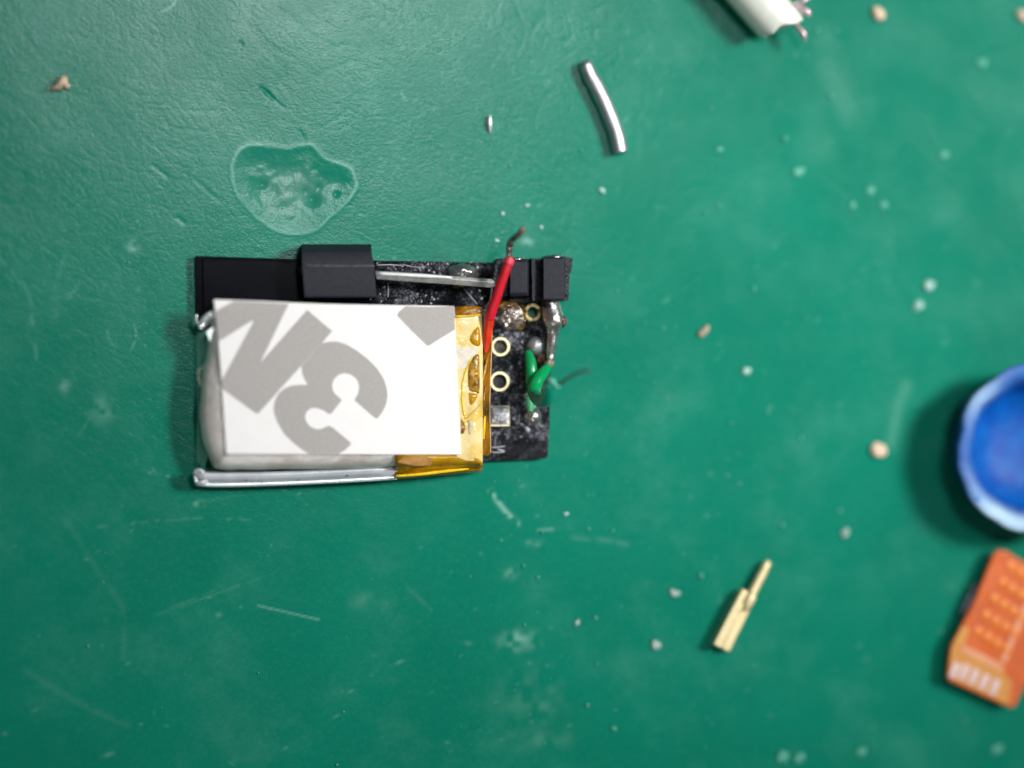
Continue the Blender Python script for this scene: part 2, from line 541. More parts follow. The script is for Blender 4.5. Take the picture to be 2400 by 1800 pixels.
def profile_bar(name, x0, x1, prof, material, parent=None, bev=0.006, label=None, jag=0.0):
    """section given as (pixel y, z) pairs, drawn out from pixel x0(y,z) to x1"""
    V, F = [], []
    n = len(prof)
    ks = 2 if not jag else 14
    for i in range(ks):
        t = i / (ks - 1)
        for (y, z) in prof:
            xa = x0(y, z) if callable(x0) else x0
            xb = x1(y, z) if callable(x1) else x1
            p = P(xa + (xb - xa) * t, y, z)
            if jag:
                p += Vector((random.uniform(-jag, jag), random.uniform(-jag, jag), random.uniform(-jag, jag)))
            V.append(p)
    for i in range(ks - 1):
        for k in range(n):
            F.append((i * n + k, i * n + (k + 1) % n, (i + 1) * n + (k + 1) % n, (i + 1) * n + k))
    F.append(tuple(range(n)))
    F.append(tuple((ks - 1) * n + k for k in range(n)))
    o = mesh_obj(name, V, F, material, parent, False, label)
    if bev:
        bevel(o, bev)
    return o

Z1 = lambda x, y: (430 + x / 4.424, 540 + y / 4.424)
Z2 = lambda x, y: (860 + x / 4.0963, 520 + y / 4.0963)
Z4 = lambda x, y: (880 + x / 4.2538, 800 + y / 4.2538)
ZA = lambda x, y: (1120 + x / 9.217, 520 + y / 9.217)
ZB = lambda x, y: (1130 + x / 9.217, 680 + y / 9.217)
ZC = lambda x, y: (1130 + x / 8.508, 830 + y / 8.508)
ZD = lambda x, y: (1040 + x / 3.86, 700 + y / 3.86)
ZO = lambda x, y: (2160 + x / 3.458, 1240 + y / 3.458)
ZG = lambda x, y: (1600 + x / 5.927, 1280 + y / 5.927)
ZW = lambda x, y: (1640 + x / 5.53, y / 5.53)
ZN = lambda x, y: (480 + x / 5.267, 300 + y / 5.267)

# ------------------------------------------------------------------ the mat
def vnoise(X, Y, sc, seed):
    rs = np.random.RandomState(seed)
    g = rs.rand(256, 256)
    x, y = X * sc + 97.3, Y * sc + 61.7
    xi, yi = np.floor(x).astype(int), np.floor(y).astype(int)
    fx, fy = x - xi, y - yi
    fx, fy = fx * fx * (3 - 2 * fx), fy * fy * (3 - 2 * fy)
    a, b = g[xi % 256, yi % 256], g[(xi + 1) % 256, yi % 256]
    c, d = g[xi % 256, (yi + 1) % 256], g[(xi + 1) % 256, (yi + 1) % 256]
    return (a * (1 - fx) + b * fx) * (1 - fy) + (c * (1 - fx) + d * fx) * fy

def seg_dist(X, Y, a, b):
    dx, dy = b[0] - a[0], b[1] - a[1]
    t = np.clip(((X - a[0]) * dx + (Y - a[1]) * dy) / (dx * dx + dy * dy), 0, 1)
    return np.hypot(X - a[0] - t * dx, Y - a[1] - t * dy), t

def build_mat():
    x0, x1, y0, y1, st = -4.6, 4.8, -3.4, 3.4, 0.0115
    nx, ny = int((x1 - x0) / st) + 1, int((y1 - y0) / st) + 1
    gx, gy = np.linspace(x0, x1, nx), np.linspace(y0, y1, ny)
    X, Y = np.meshgrid(gx, gy)
    Z = (vnoise(X, Y, 0.9, 1) - 0.5) * 0.004 + (vnoise(X, Y, 2.6, 2) - 0.5) * 0.002
    # streaky leather-like creases, running from upper left to lower right
    U, Vv = X * 0.80 - Y * 0.60, X * 0.60 + Y * 0.80
    cre = vnoise(U + vnoise(X, Y, 2.0, 8) * 0.6, Vv * 3.2 + vnoise(X, Y, 3.0, 9) * 0.9, 2.6, 3)
    Z -= 0.0008 * np.clip(1 - np.abs(cre - 0.5) / 0.05, 0, 1) * np.clip(vnoise(X, Y, 0.8, 4) * 1.6 - 0.3, 0, 1)
    wear_highlight = np.zeros_like(X)
    dent_sheen = np.zeros_like(X)
    # the melted dent
    out = [(340, 470), (380, 330), (470, 250), (640, 200), (800, 225), (980, 245), (1150, 225), (1310, 215), (1400, 280), (1500, 390), (1640, 440), (1790, 510), (1860, 620), (1860, 720), (1800, 830), (1690, 960), (1560, 1080), (1440, 1190), (1300, 1270), (1120, 1300), (950, 1280), (800, 1200), (640, 1090), (490, 950), (420, 820), (360, 660)]
    pts = [P(*ZN(*q)) for q in out]
    poly = smooth_path([(p.x, p.y) for p in pts + pts[:1]], 4)
    sd = np.full(X.shape, 9.0)
    inside = np.zeros(X.shape, bool)
    jx = X + (vnoise(X, Y, 14, 11) - 0.5) * 0.016
    jy = Y + (vnoise(X, Y, 14, 12) - 0.5) * 0.016
    for i in range(len(poly) - 1):
        a, b = poly[i], poly[i + 1]
        d, _ = seg_dist(jx, jy, a, b)
        sd = np.minimum(sd, d)
        cond = ((a[1] > jy) != (b[1] > jy))
        xi = (b[0] - a[0]) * (jy - a[1]) / ((b[1] - a[1]) if abs(b[1] - a[1]) > 1e-9 else 1e-9) + a[0]
        inside ^= cond & (jx < xi)
    sd = np.where(inside, sd, -sd)
    sm = lambda v, a, b: np.clip((v - a) / (b - a), 0, 1) ** 2 * (3 - 2 * np.clip((v - a) / (b - a), 0, 1))
    rough = (vnoise(X, Y, 7, 21) - 0.5) * 0.008 + (vnoise(X, Y, 18, 22) - 0.5) * 0.005 + (vnoise(X, Y, 40, 23) - 0.5) * 0.003
    Z += -0.0085 * sm(sd / (0.35 + 1.5 * vnoise(X, Y, 1.6, 27)), 0.0, 0.12) + 0.0015 * sm(sd, 0.12, 0.30) + 0.0012 * np.exp(-(sd / 0.022) ** 2) + rough * 0.8 * sm(sd, 0.05, 0.16)
    dent_sheen = np.maximum(dent_sheen, sm(sd / (0.35 + 1.5 * vnoise(X, Y, 1.6, 27)), 0.03, 0.16) * (0.15 + 0.42 * vnoise(X, Y, 5, 24)))  # pale grey painted inside the dent, standing in for sheen
    wear_highlight = np.maximum(wear_highlight, np.exp(-((sd + 0.004) / 0.009) ** 2) * 0.46 * (0.4 + vnoise(X, Y, 6, 25)))  # lip's bright shading painted as a pale line
    def pit(x, y, r, dz):
        nonlocal Z, dent_sheen
        p = P(x, y)
        d2 = ((X - p.x) ** 2 + (Y - p.y) ** 2) / (r * r)
        Z = Z - dz * np.exp(-d2)
        dent_sheen = dent_sheen * (1 - 0.9 * np.exp(-d2))
    pit(*ZN(715, 690), 0.033, 0.008)
    pit(*ZN(1330, 880), 0.045, 0.010)
    pit(*ZN(1400, 720), 0.03, 0.006)
    pit(*ZN(1235, 770), 0.025, 0.006)
    pit(*ZN(1620, 820), 0.02, 0.006)
    # scratches: chain of pixels, half width in pixels, strength, broken-ness
    def scratch(chain, hw, s, broken=0.0, freq=20, depth=0.0):
        nonlocal wear_highlight, Z
        q = smooth_path(chain, 5) if len(chain) > 2 else chain
        w = [P(x, y) for x, y in q]
        D = np.full(X.shape, 9.0)
        for a, b in zip(w[:-1], w[1:]):
            d, _ = seg_dist(X, Y, (a.x, a.y), (b.x, b.y))
            D = np.minimum(D, d)
        h = px(hw)
        m = np.exp(-(D / h) ** 2)
        if broken:
            m = m * np.clip((vnoise(X, Y, freq, int(chain[0][0])) - broken) * 3.5, 0, 1)
        wear_highlight = np.maximum(wear_highlight, m * s)
        Z = Z - depth * np.exp(-(D / h) ** 2)
    scratch([(606, 1419), (748, 1452)], 2.2, 0.34, 0.0, depth=0.002)
    scratch([(1150, 1151), (1172, 1182), (1190, 1204), (1214, 1226)], 6.0, 0.62, 0.28, 34)
    scratch([(1344, 1260), (1420, 1266), (1470, 1277)], 6.0, 0.12, 0.1, 20)
    scratch([(1262, 1243), (1308, 1239)], 3.2, 0.36, 0.2, 24)
    scratch([(1238, 1270), (1262, 1277)], 5.0, 0.22, 0.3, 24)
    scratch([(955, 1376), (985, 1405), (1010, 1430)], 4.0, 0.07, 0.2)
    scratch([(150, 1215), (205, 1300), (250, 1370), (288, 1430), (288, 1545)], 7.0, 0.045, 0.15, 12)
    scratch([(370, 1440), (470, 1405), (560, 1372), (620, 1352)], 3.0, 0.075, 0.2)
    scratch([(400, 1425), (500, 1385)], 2.4, 0.09, 0.2)
    scratch([(60, 1572), (120, 1610), (200, 1655), (300, 1700)], 8.0, 0.05, 0.2, 12)
    scratch([(0, 607), (40, 652), (68, 690), (76, 760), (86, 840)], 4.0, 0.16, 0.15, 14)
    scratch([(150, 600), (140, 640), (128, 680)], 4.0, 0.11, 0.2)
    scratch([(130, 740), (160, 700), (185, 665)], 5.0, 0.11, 0.2)
    scratch([(378, 28), (402, 16), (413, 0)], 2.8, 0.42)
    scratch([(313, 760), (320, 785), (308, 820)], 2.4, 0.22, 0.1)
    scratch([(252, 775), (258, 800), (272, 815)], 2.0, 0.16, 0.1)
    scratch([(880, 326), (915, 332), (930, 328)], 2.2, 0.22, 0.3)
    scratch([(940, 215), (955, 245), (966, 262)], 3.0, 0.25, 0.3)
    scratch([(2125, 905), (2105, 950), (2098, 985), (2088, 1040)], 15.0, 0.13, 0.1, 9)
    scratch([(1940, 95), (1930, 130), (1960, 200), (1985, 260)], 34.0, 0.09, 0.2, 6)
    scratch([(350, 1108), (432, 1123)], 2.4, 0.30, 0.4, 40)
    scratch([(355, 1095), (365, 1110)], 2.0, 0.2, 0.2, 40)
    scratch([(230, 1235), (440, 1215), (590, 1219)], 3.0, 0.14, 0.45, 30)
    scratch([(185, 1020), (215, 975)], 3.0, 0.12, 0.3, 30)
    def crack(chain, hw, depth):
        nonlocal Z
        for a, b in zip(chain[:-1], chain[1:]):
            p, q = P(*a), P(*b)
            d, tt = seg_dist(X, Y, (p.x, p.y), (q.x, q.y))
            Z = Z - depth * np.exp(-(d / px(hw)) ** 2)
    crack([(611, 206), (626, 218), (640, 232)], 3.0, 0.004)
    crack([(640, 232), (668, 254)], 2.0, 0.0025)
    crack([(563, 98), (567, 106)], 2.6, 0.003)
    crack([(355, 385), (392, 415)], 2.0, 0.002)
    crack([(702, 305), (716, 335)], 2.0, 0.0025)
    crack([(455, 420), (520, 475)], 2.0, 0.0015)
    crack([(415, 510), (432, 522)], 3.0, 0.0025)
    # smears of residue
    def smear(x, y, rx, ry, s, fr, seed):
        nonlocal wear_highlight
        p = P(x, y)
        d2 = ((X - p.x) / px(rx)) ** 2 + ((Y - p.y) / px(ry)) ** 2
        wear_highlight = np.maximum(wear_highlight, np.exp(-d2) * s * np.clip(vnoise(X, Y, fr, seed) * 2.0 - 0.5, 0, 1))
    smear(1208, 1502, 30, 20, 0.75, 22, 41)
    smear(1240, 1500, 24, 18, 0.40, 26, 42)
    smear(1252, 1274, 18, 8, 0.40, 26, 43)
    smear(1245, 1640, 60, 60, 0.16, 16, 44)
    smear(1270, 1730, 60, 22, 0.22, 14, 45)
    smear(1195, 1345, 14, 12, 0.35, 30, 46)
    smear(312, 577, 12, 16, 0.5, 26, 47)
    smear(1237, 565, 16, 10, 0.5, 26, 48)
    smear(1900, 400, 200, 160, 0.06, 3, 49)
    smear(240, 960, 26, 30, 0.25, 24, 50)
    smear(150, 905, 14, 14, 0.3, 22, 51)
    smear(465, 1180, 12, 8, 0.4, 26, 52)
    smear(870, 1410, 40, 20, 0.16, 16, 53)
    # tiny nicks where the matt skin is scuffed, mostly on the left and top
    rs = np.random.RandomState(5)
    for i in range(300):
        cx, cy = rs.uniform(-3.7, 3.7), rs.uniform(-2.8, 2.8)
        r = rs.uniform(0.004, 0.010) * (1.6 if rs.rand() < 0.12 else 1)
        an = rs.uniform(-0.5, 0.5) + (0.9 if cy > 0 else 0.0)
        L = rs.uniform(0.5, 3.0)
        ix, iy = int((cx - x0) / st), int((cy - y0) / st)
        k = 6
        sl = (slice(max(0, iy - k), iy + k), slice(max(0, ix - k), ix + k))
        dx, dy = X[sl] - cx, Y[sl] - cy
        u, v = dx * math.cos(an) + dy * math.sin(an), -dx * math.sin(an) + dy * math.cos(an)
        wear_highlight[sl] = np.maximum(wear_highlight[sl], np.exp(-(u / (r * L)) ** 2 - (v / r) ** 2) * rs.uniform(0.06, 0.26))
    # flat skirt to the rest of the mat
    edge = np.minimum(np.minimum(X - x0, x1 - X), np.minimum(Y - y0, y1 - Y))
    Z *= np.clip(edge / 0.3, 0, 1)
    co = np.stack([X, Y, Z], -1).reshape(-1, 3)
    idx = np.arange(nx * ny).reshape(ny, nx)
    quads = np.stack([idx[:-1, :-1], idx[:-1, 1:], idx[1:, 1:], idx[1:, :-1]], -1).reshape(-1, 4)
    B = 42.0
    extra = np.array([(-B, -B, 0), (B, -B, 0), (B, B, 0), (-B, B, 0)], float)
    n0 = len(co)
    c = [idx[0, 0], idx[0, -1], idx[-1, -1], idx[-1, 0]]
    eq = np.array([(n0, n0 + 1, c[1], c[0]), (n0 + 1, n0 + 2, c[2], c[1]), (n0 + 2, n0 + 3, c[3], c[2]), (n0 + 3, n0, c[0], c[3])])
    co = np.concatenate([co, extra])
    quads = np.concatenate([quads, eq])
    me = bpy.data.meshes.new("work_mat")
    me.vertices.add(len(co))
    me.vertices.foreach_set("co", co.ravel())
    me.loops.add(quads.size)
    me.loops.foreach_set("vertex_index", quads.ravel().astype(np.int32))
    me.polygons.add(len(quads))
    me.polygons.foreach_set("loop_start", np.arange(0, quads.size, 4, dtype=np.int32))
    me.update(calc_edges=True)
    me.polygons.foreach_set("use_smooth", np.ones(len(quads), bool))
    for nm, arr in (("wear_highlight", wear_highlight), ("dent_sheen", dent_sheen)):
        a = me.attributes.new(nm, 'FLOAT', 'POINT')
        a.data.foreach_set("value", np.concatenate([np.clip(arr.ravel(), 0, 1), np.zeros(4)]).astype(np.float32))
    me.materials.append(M['workmat'])
    o = bpy.data.objects.new("work_mat_ground", me)
    COL.objects.link(o)
    o["kind"] = "structure"
build_mat()

# ------------------------------------------------------------------ circuit board
BT, BB = 0.20, 0.14                # board top and bottom
pcb = thing("circuit_board", "black circuit board under the battery, with header blocks, gold rings and soldered green wires", "circuit board", P(1000, 850, 0))

board_out = [(455, 598), (700, 606), (1000, 611), (1160, 614), (1291, 612), (1290, 870), (1288, 1000), (1284, 1071), (1278, 1075), (1131, 1081), (900, 1081), (505, 1081), (500, 770), (457, 748)]
holes = [((1173, 812), px(16.8)), ((1171, 894), px(17.4)), ((1249, 731), px(13.5))]
bd = prism("board", board_out, BB, BT, 'board', pcb, holes)
# flux attribute on a finer top skin
def board_flux():
    me = bd.data
    bm = bmesh.new()
    bm.from_mesh(me)
    for ax, lo, hi in ((0, -3.0, 3.0), (1, -2.0, 2.0)):
        for i in range(1, 60):
            c = lo + (hi - lo) * i / 60
            bmesh.ops.bisect_plane(bm, geom=bm.verts[:] + bm.edges[:] + bm.faces[:], plane_co=(c if ax == 0 else 0, c if ax == 1 else 0, 0), plane_no=(1 if ax == 0 else 0, 1 if ax == 1 else 0, 0))
    bm.to_mesh(me)
    bm.free()
    a = me.attributes.new("flux", 'FLOAT', 'POINT')
    xl, xr = P(880, 650, BT).x, P(1130, 650, BT).x
    yb = P(1250, 1025, BT).y
    w0 = WORLD[bd.name]
    vals = []
    for v in me.vertices:
        x, y = v.co.x + w0.x, v.co.y + w0.y
        f = 0.0
        if x > xl:
            f = 0.55 if x < xr else 0.9
        if y < yb and x > xr:
            f *= 0.25
        vals.append(f)
    a.data.foreach_set("value", vals)
board_flux()

prism("cover_panel", [(470, 605), (702, 612), (702, 712), (560, 706), (498, 700), (472, 742)], BT - 0.001, BT + 0.014, simple("glossy_black_cover", lin(5, 7, 13), lin(9, 11, 18), 0.3, scale=5, spec=0.04), pcb, (), None, 0.006)
# gold rings with plated barrels
def ring(name, c, ro, ri, z0, z1, ring_mat, barrel_mat, floor_mat=None, zf=None):
    cc = P(c[0], c[1], z1)
    n = 40
    V, F = [], []
    for (r, z) in ((ro, z0), (ro, z1 - 0.002), (ro - 0.004, z1), (ri + 0.003, z1), (ri, z1 - 0.003), (ri, z0)):
        for k in range(n):
            a = 2 * math.pi * k / n
            V.append(Vector((cc.x + r * math.cos(a), cc.y + r * math.sin(a), z)))
    for j in range(5):
        for k in range(n):
            F.append((j * n + k, j * n + (k + 1) % n, (j + 1) * n + (k + 1) % n, (j + 1) * n + k))
    for k in range(n):
        F.append((5 * n + k, 5 * n + (k + 1) % n, (k + 1) % n, k))
    o = mesh_obj(name, V, F, ring_mat, pcb, False)
    V, F = [], []
    for (r, z) in ((ri + 0.001, z0 + 0.001), (ri + 0.001, BB + 0.001), (ri - 0.005, BB + 0.001), (ri - 0.005, z0 + 0.001)):
        for k in range(n):
            a = 2 * math.pi * k / n
            V.append(Vector((cc.x + r * math.cos(a), cc.y + r * math.sin(a), z)))
    for j in range(4):
        for k in range(n):
            F.append((j * n + k, j * n + (k + 1) % n, ((j + 1) % 4) * n + (k + 1) % n, ((j + 1) % 4) * n + k))
    mesh_obj("barrel", V, F, barrel_mat, o, True)
    if floor_mat:
        V = [Vector((cc.x + (ri - 0.006) * math.cos(2 * math.pi * k / n), cc.y + (ri - 0.006) * math.sin(2 * math.pi * k / n), z)) for z in (zf, BB + 0.002) for k in range(n)]
        F = [tuple(range(n)), tuple(range(2 * n - 1, n - 1, -1))] + [(k, (k + 1) % n, n + (k + 1) % n, n + k) for k in range(n)]
        mesh_obj("hole_plug", V, F, floor_mat, o, False)
    return o
ring("plated_hole", (1173, 812), px(22.5), px(16.0), BT - 0.004, BT + 0.012, 'gold', 'barrel', 'barrel', 0.15)
ring("plated_hole", (1171, 894), px(23.5), px(16.6), BT - 0.004, BT + 0.012, 'gold', 'barrel_black', 'barrel_black', 0.15)
ring("plated_hole", (1249, 731), px(20.5), px(12.8), BT - 0.004, BT + 0.010, 'gold_dull', 'barrel_black')

# square pad with a puddle of tin
sp = prism("square_pad", [Z4(1145, 648), Z4(1335, 645), Z4(1337, 846), Z4(1140, 848)], BT - 0.002, BT + 0.006, 'gold', pcb)
def puddle():
    V, F = [], []
    n = 22
    for j in range(n):
        for i in range(n):
            u, v = i / (n - 1), j / (n - 1)
            x, y = 1150 + 43 * u, 953 + 43 * v
            e = min(u, 1 - u, v, 1 - v) * 5
            h = 0.004 + 0.018 * min(1, e) ** 0.5 + 0.012 * mnoise.noise(Vector((u * 4.5, v * 4.5, 2.2))) * min(1, e)
            if (u - 0.30) ** 2 + (v - 0.52) ** 2 < 0.003:
                h -= 0.018
            wob = 1.6 * mnoise.noise(Vector((u * 3, v * 3, 8)))
            V.append(P(x + wob, y + wob, BT + 0.004 + max(0, h)))
    m = n * n
    V += [Vector((v.x, v.y, BT + 0.005)) for v in V]
    for j in range(n - 1):
        for i in range(n - 1):
            F.append((j * n + i, j * n + i + 1, (j + 1) * n + i + 1, (j + 1) * n + i))
    bd_ = [i for i in range(n)] + [j * n + n - 1 for j in range(1, n)] + [(n - 1) * n + i for i in range(n - 2, -1, -1)] + [j * n for j in range(n - 2, 0, -1)]
    for a, b in zip(bd_, bd_[1:] + bd_[:1]):
        F.append((a, b, b + m, a + m))
    mesh_obj("tin_puddle", V, F, 'pad_tin', sp, True)
puddle()

# solder joints
dome("solder_joint", P(1254, 811, BT), px(22), px(22), 0.065, 'solder_dull', pcb, 0.08, label="dull grey round solder joint")
dome("solder_joint", P(1248, 977, BT), px(22), px(22), 0.075, 'solder', pcb, 0.04, label="shiny round solder joint")
dome("solder_joint", P(1085, 637, BT), px(37), px(21), 0.09, 'solder', pcb, 0.15, rot=-0.1, seed=3, label="wide solder joint behind the flat pin")
dome("solder_joint", P(1190, 741, BT), px(33), px(29), 0.10, 'solder_rough', pcb, 0.35, 9, seed=5, power=3.0, nu=34, nv=12, label="lumpy solder joint beside the red wire")
dome("solder_joint", P(1181, 731, BT), px(17), px(12), 0.12, 'solder_rough', pcb, 0.4, 9, seed=8, label="small lump on the solder joint beside the red wire")
dome("flux_residue", P(1212, 742, BT), px(23), px(32), 0.055, 'flux', pcb, 0.25, 8, seed=2, power=3.0)
dome("flux_residue", P(1184, 716, BT), px(36), px(12), 0.08, 'flux', pcb, 0.25, 8, seed=9)
dome("flux_residue", P(1270, 838, BT), px(14), px(16), 0.03, 'flux_brown', pcb, 0.35, 8, seed=4)
dome("flux_residue", P(1072, 668, BT), px(14), px(9), 0.02, 'flux', pcb, 0.3, 8, seed=6)
dome("flux_crumb", P(1236, 1008, BT), px(5.5), px(8), 0.02, 'flux_white', pcb, 0.3, 8, rot=0.4, seed=6)

# white ticks and ridges of flux on the black board
def ridge(chain, r, material='flux_white'):
    tube("flux_ridge", [P(x, y, BT + r * 0.3) for x, y in chain], r, material, pcb, seg=6, n=4, wob=0.5)
ridge([Z4(1155, 1062), Z4(1215, 1060), Z4(1290, 1048)], px(1.6))
ridge([Z4(1152, 1108), Z4(1220, 1112), Z4(1288, 1104)], px(1.8))
ridge([Z4(1215, 1080), Z4(1250, 1090), Z4(1285, 1100)], px(2.2))
ridge([Z4(1195, 950), Z4(1193, 1060)], px(0.8))
ridge([Z2(195, 580), Z2(198, 640), Z2(194, 718)], px(1.6))
ridge([Z2(930, 640), Z2(985, 705), Z2(1060, 795)], px(2.2), 'solder_dull')
ridge([Z2(85, 408), Z2(200, 404), Z2(330, 412)], px(1.3))
ridge([Z2(330, 400), Z2(440, 425), Z2(540, 428)], px(1.0))
for i, (zx, zy) in enumerate([(25, 740), (130, 760), (275, 745), (120, 690), (160, 620), (420, 620), (480, 690), (520, 760), (440, 730), (560, 700), (610, 780), (750, 640), (1080, 655), (1000, 670), (1100, 730), (640, 480), (590, 460), (700, 500), (690, 440), (1060, 430), (640, 740)]):
    x, y = Z2(zx, zy)
    dome("flux_crumb", P(x, y, BT - 0.001), px(random.uniform(1.5, 3.4)), px(random.uniform(1.2, 5)), px(1.6), 'flux_white', pcb, 0.5, 10, rot=random.uniform(-1, 1), seed=i, nu=10, nv=4)
dome("flux_crumb", P(477, 710, BT), px(3), px(2), px(1.5), 'flux_white', pcb, 0.4, 9, seed=3, nu=10, nv=4)

# crusts of dried flux: many tiny crystals
def crust():
    V, F = [], []
    rs = random.Random(11)
    zones = [(1212, 792, 34, 22, 150), (1200, 783, 50, 14, 90), (1277, 800, 10, 40, 60), (1236, 880, 14, 24, 60), (1234, 920, 12, 24, 60), (1218, 960, 16, 26, 80), (1265, 990, 16, 22, 50), (1225, 840, 12, 30, 40), (1000, 622, 90, 12, 150), (1110, 622, 36, 12, 60), (985, 690, 60, 16, 70), (1275, 950, 10, 20, 30), (1240, 1020, 30, 14, 40), (1155, 1020, 14, 12, 20)]
    for cx, cy, rx, ry, n in zones:
        for i in range(n):
            x, y = cx + rs.gauss(0, 0.5) * rx, max(613, cy + rs.gauss(0, 0.5) * ry)
            c = P(x, y, BT)
            r = px(rs.uniform(1.0, 2.4) * (2.0 if rs.random() < 0.16 else 1.0))
            b = len(V)
            a0 = rs.uniform(0, 6)
            for k in range(5):
                rr = r * rs.uniform(0.5, 1.4)
                V.append(Vector((c.x + rr * math.cos(a0 + k * 1.2566), c.y + rr * math.sin(a0 + k * 1.2566), BT - 0.001)))
            V.append(Vector((c.x + rs.uniform(-r, r) * 0.4, c.y + rs.uniform(-r, r) * 0.4, BT + r * rs.uniform(0.12, 0.4))))
            for k in range(5):
                F.append((b + k, b + (k + 1) % 5, b + 5))
    o = mesh_obj("flux_crust", V, F, simple("dry_flux_crystal", lin(140, 144, 154), lin(74, 77, 86), 0.3, scale=30, lo=0.42, hi=0.58), pcb, False)
    o["kind"] = "stuff"
crust()

# header block at the left, bevelled along its upper edge
HT = 0.41
def clip_x1(y, z):
    return 880 if y > 640 else (868 if z < 0.40 else 876)
clip = profile_bar("header_block", lambda y, z: 710 if y > 660 else 704, clip_x1, [(697, BT + 0.002), (697, HT - 0.01), (694, HT), (621, HT + 0.012), (588, HT - 0.035), (571, HT - 0.14), (571, 0.14), (596, 0.14), (596, BT + 0.002)], 'header', pcb, 0.008, label="wide black header block on the board's upper edge")
tube("crease_line", [P(708, 620, HT + 0.0125), P(790, 621.5, HT + 0.0125), P(876, 621, HT + 0.0125)], px(1.1), simple("pale_crease", lin(120, 124, 130), lin(70, 74, 82), 0.5, scale=20), clip, seg=6, n=3)  # thin paler line along the block's top crease
dome("glue_blob", P(699, 634, BT), px(7), px(10), 0.10, 'header_dark', pcb, 0.3, 8, seed=2)

# header blocks at the right
hb = profile_bar("header_block", 1273, lambda y, z: 1323 if z > 0.3 else 1330, [(703, BT + 0.002), (703, HT - 0.02), (700, HT), (604, HT), (599, HT - 0.04), (599, 0.14), (612, 0.14), (612, BT + 0.002)], 'header', pcb, 0.008, label="tall black header block at the board's upper right corner")
def flank(poly, z0, z1, jag, mat_, lab=None):
    return prism("header_rib", poly, z0, z1, mat_, hb, (), lab, 0.0, jag)
flank([(1323.5, 602), (1342, 603), (1341, 625), (1335, 645), (1334, 702), (1323.5, 703)], 0.15, HT - 0.09, 0.004, 'header_dark', "broken edge of the header block")
flank([(1256, 606), (1272.5, 606), (1272.5, 703), (1256, 700)], BT + 0.002, BT + 0.05, 0.0, 'header_dark')
flank([(1246.5, 604), (1255.5, 604), (1255.5, 703), (1248, 703)], BT + 0.002, HT - 0.06, 0.0025, 'header')
ha = profile_bar("header_block", 1194, lambda y, z: 1237 if z > 0.3 else 1246, [(693, BT + 0.002), (693, HT - 0.05), (686, HT - 0.02), (612, HT - 0.01), (605, HT - 0.05), (605, 0.14), (618, 0.14), (618, BT + 0.002)], 'header', pcb, 0.01, label="black header block behind the red wire")
prism("glue_fillet", [(1160, 606), (1176, 604), (1193, 606), (1193, 690), (1168, 700), (1155, 660)], BT + 0.001, HT - 0.10, 'header_dark', ha, (), None, 0.012, 0.004)
prism("glue_fillet", [(1195, 690), (1244, 692), (1246, 706), (1225, 709), (1190, 706)], BT + 0.001, HT - 0.16, 'header_dark', ha, (), None, 0.012, 0.004)
for cx, x0_, x1_, y_, z_ in ((1302, 1282, 1318, 597, 0.33), (1210, 1198, 1236, 603, 0.31)):
    tube("pin_end", [P(cx, y_ + 10, z_), P(cx, y_ - 1.0, z_)], (px(x1_ - x0_) / 2), 'solder', hb if cx > 1250 else ha, seg=22, n=1)

# flat pin running out of the left block
pinA = [P(879, 643, 0.40), P(1158, 662, 0.40)]
def flat_pin():
    V, F = [], []
    sec = [(-7, 0.40), (-6, 0.418), (0, 0.425), (2, 0.425), (13.5, 0.405), (13.5, 0.37), (-7, 0.37)]
    xs = [(879, 640.0), (960, 645), (1060, 652), (1152, 659.5), (1158, 662)]
    for i, (x, y) in enumerate(xs):
        for k, (dy, z) in enumerate(sec):
            sh = 1.0 if i < 4 else 0.5
            V.append(P(x + (0 if k < 3 else 2), y + dy * sh * (1.0 if i else 0.9), z))
    n = len(sec)
    for i in range(len(xs) - 1):
        for k in range(n):
            F.append((i * n + k, i * n + (k + 1) % n, (i + 1) * n + (k + 1) % n, (i + 1) * n + k))
    F.append(tuple(range(n)))
    F.append(tuple((len(xs) - 1) * n + k for k in range(n)))
    o = mesh_obj("flat_pin", V, F, 'steel', pcb, False, "flat grey metal pin leaving the wide header block")
    bevel(o, 0.003, 1, 20)
    tube("edge_highlight", [P(884, 639, 0.422), P(930, 641.5, 0.428), P(1000, 645.5, 0.432), (P(1058, 649, 0.430))], [px(3.6), px(4.2), px(4.6), px(2.6)], 'pin_highlight', o, seg=10, n=4)  # reflection on the bevelled side, painted as a white strip
flat_pin()
tube("wire_leg", [P(*Z2(1196, 610), 0.38), P(*Z2(1190, 690), 0.32), P(*Z2(1172, 770), 0.26), P(*Z2(1135, 828), BT + 0.01)], px(2.6), 'solder_dull', pcb, seg=10)
tube("wire_leg", [P(*Z2(1195, 745), 0.30), P(*Z2(1150, 800), 0.27), P(*Z2(1128, 826), 0.24)], px(3.2), 'solder', pcb, seg=10)

# long solder lug with its pin at the board's right edge
lug = tube("solder_lug", [P(1291, 704, 0.27), P(1293, 724, 0.28), P(1297, 745, 0.29), P(1298, 757, 0.29), P(1297, 769, 0.285), P(1295, 785, 0.28), P(1294, 805, 0.28), P(1291, 825, 0.27), P(1290, 843, 0.27)], [px(21), px(22), px(25), px(24), px(17), px(13), px(11), px(9.5), px(9)], 'solder', pcb, seg=20, wob=0.10, label="long tapered solder joint over a pin")
dome("flux_stain", P(1318, 752, 0.27), px(9), px(15), 0.075, 'flux_brown', lug, 0.3, 8, seed=4)
dome("flux_stain", P(1280, 715, 0.33), px(11), px(5), 0.06, 'header_dark', lug, 0.4, 8, seed=5)
tube("frayed_tip", [P(1291, 842, 0.27), P(1287, 853, 0.265), P(1284, 863, 0.25)], [px(8), px(11), px(7)], 'tan_tip', pcb, seg=14, wob=0.5)

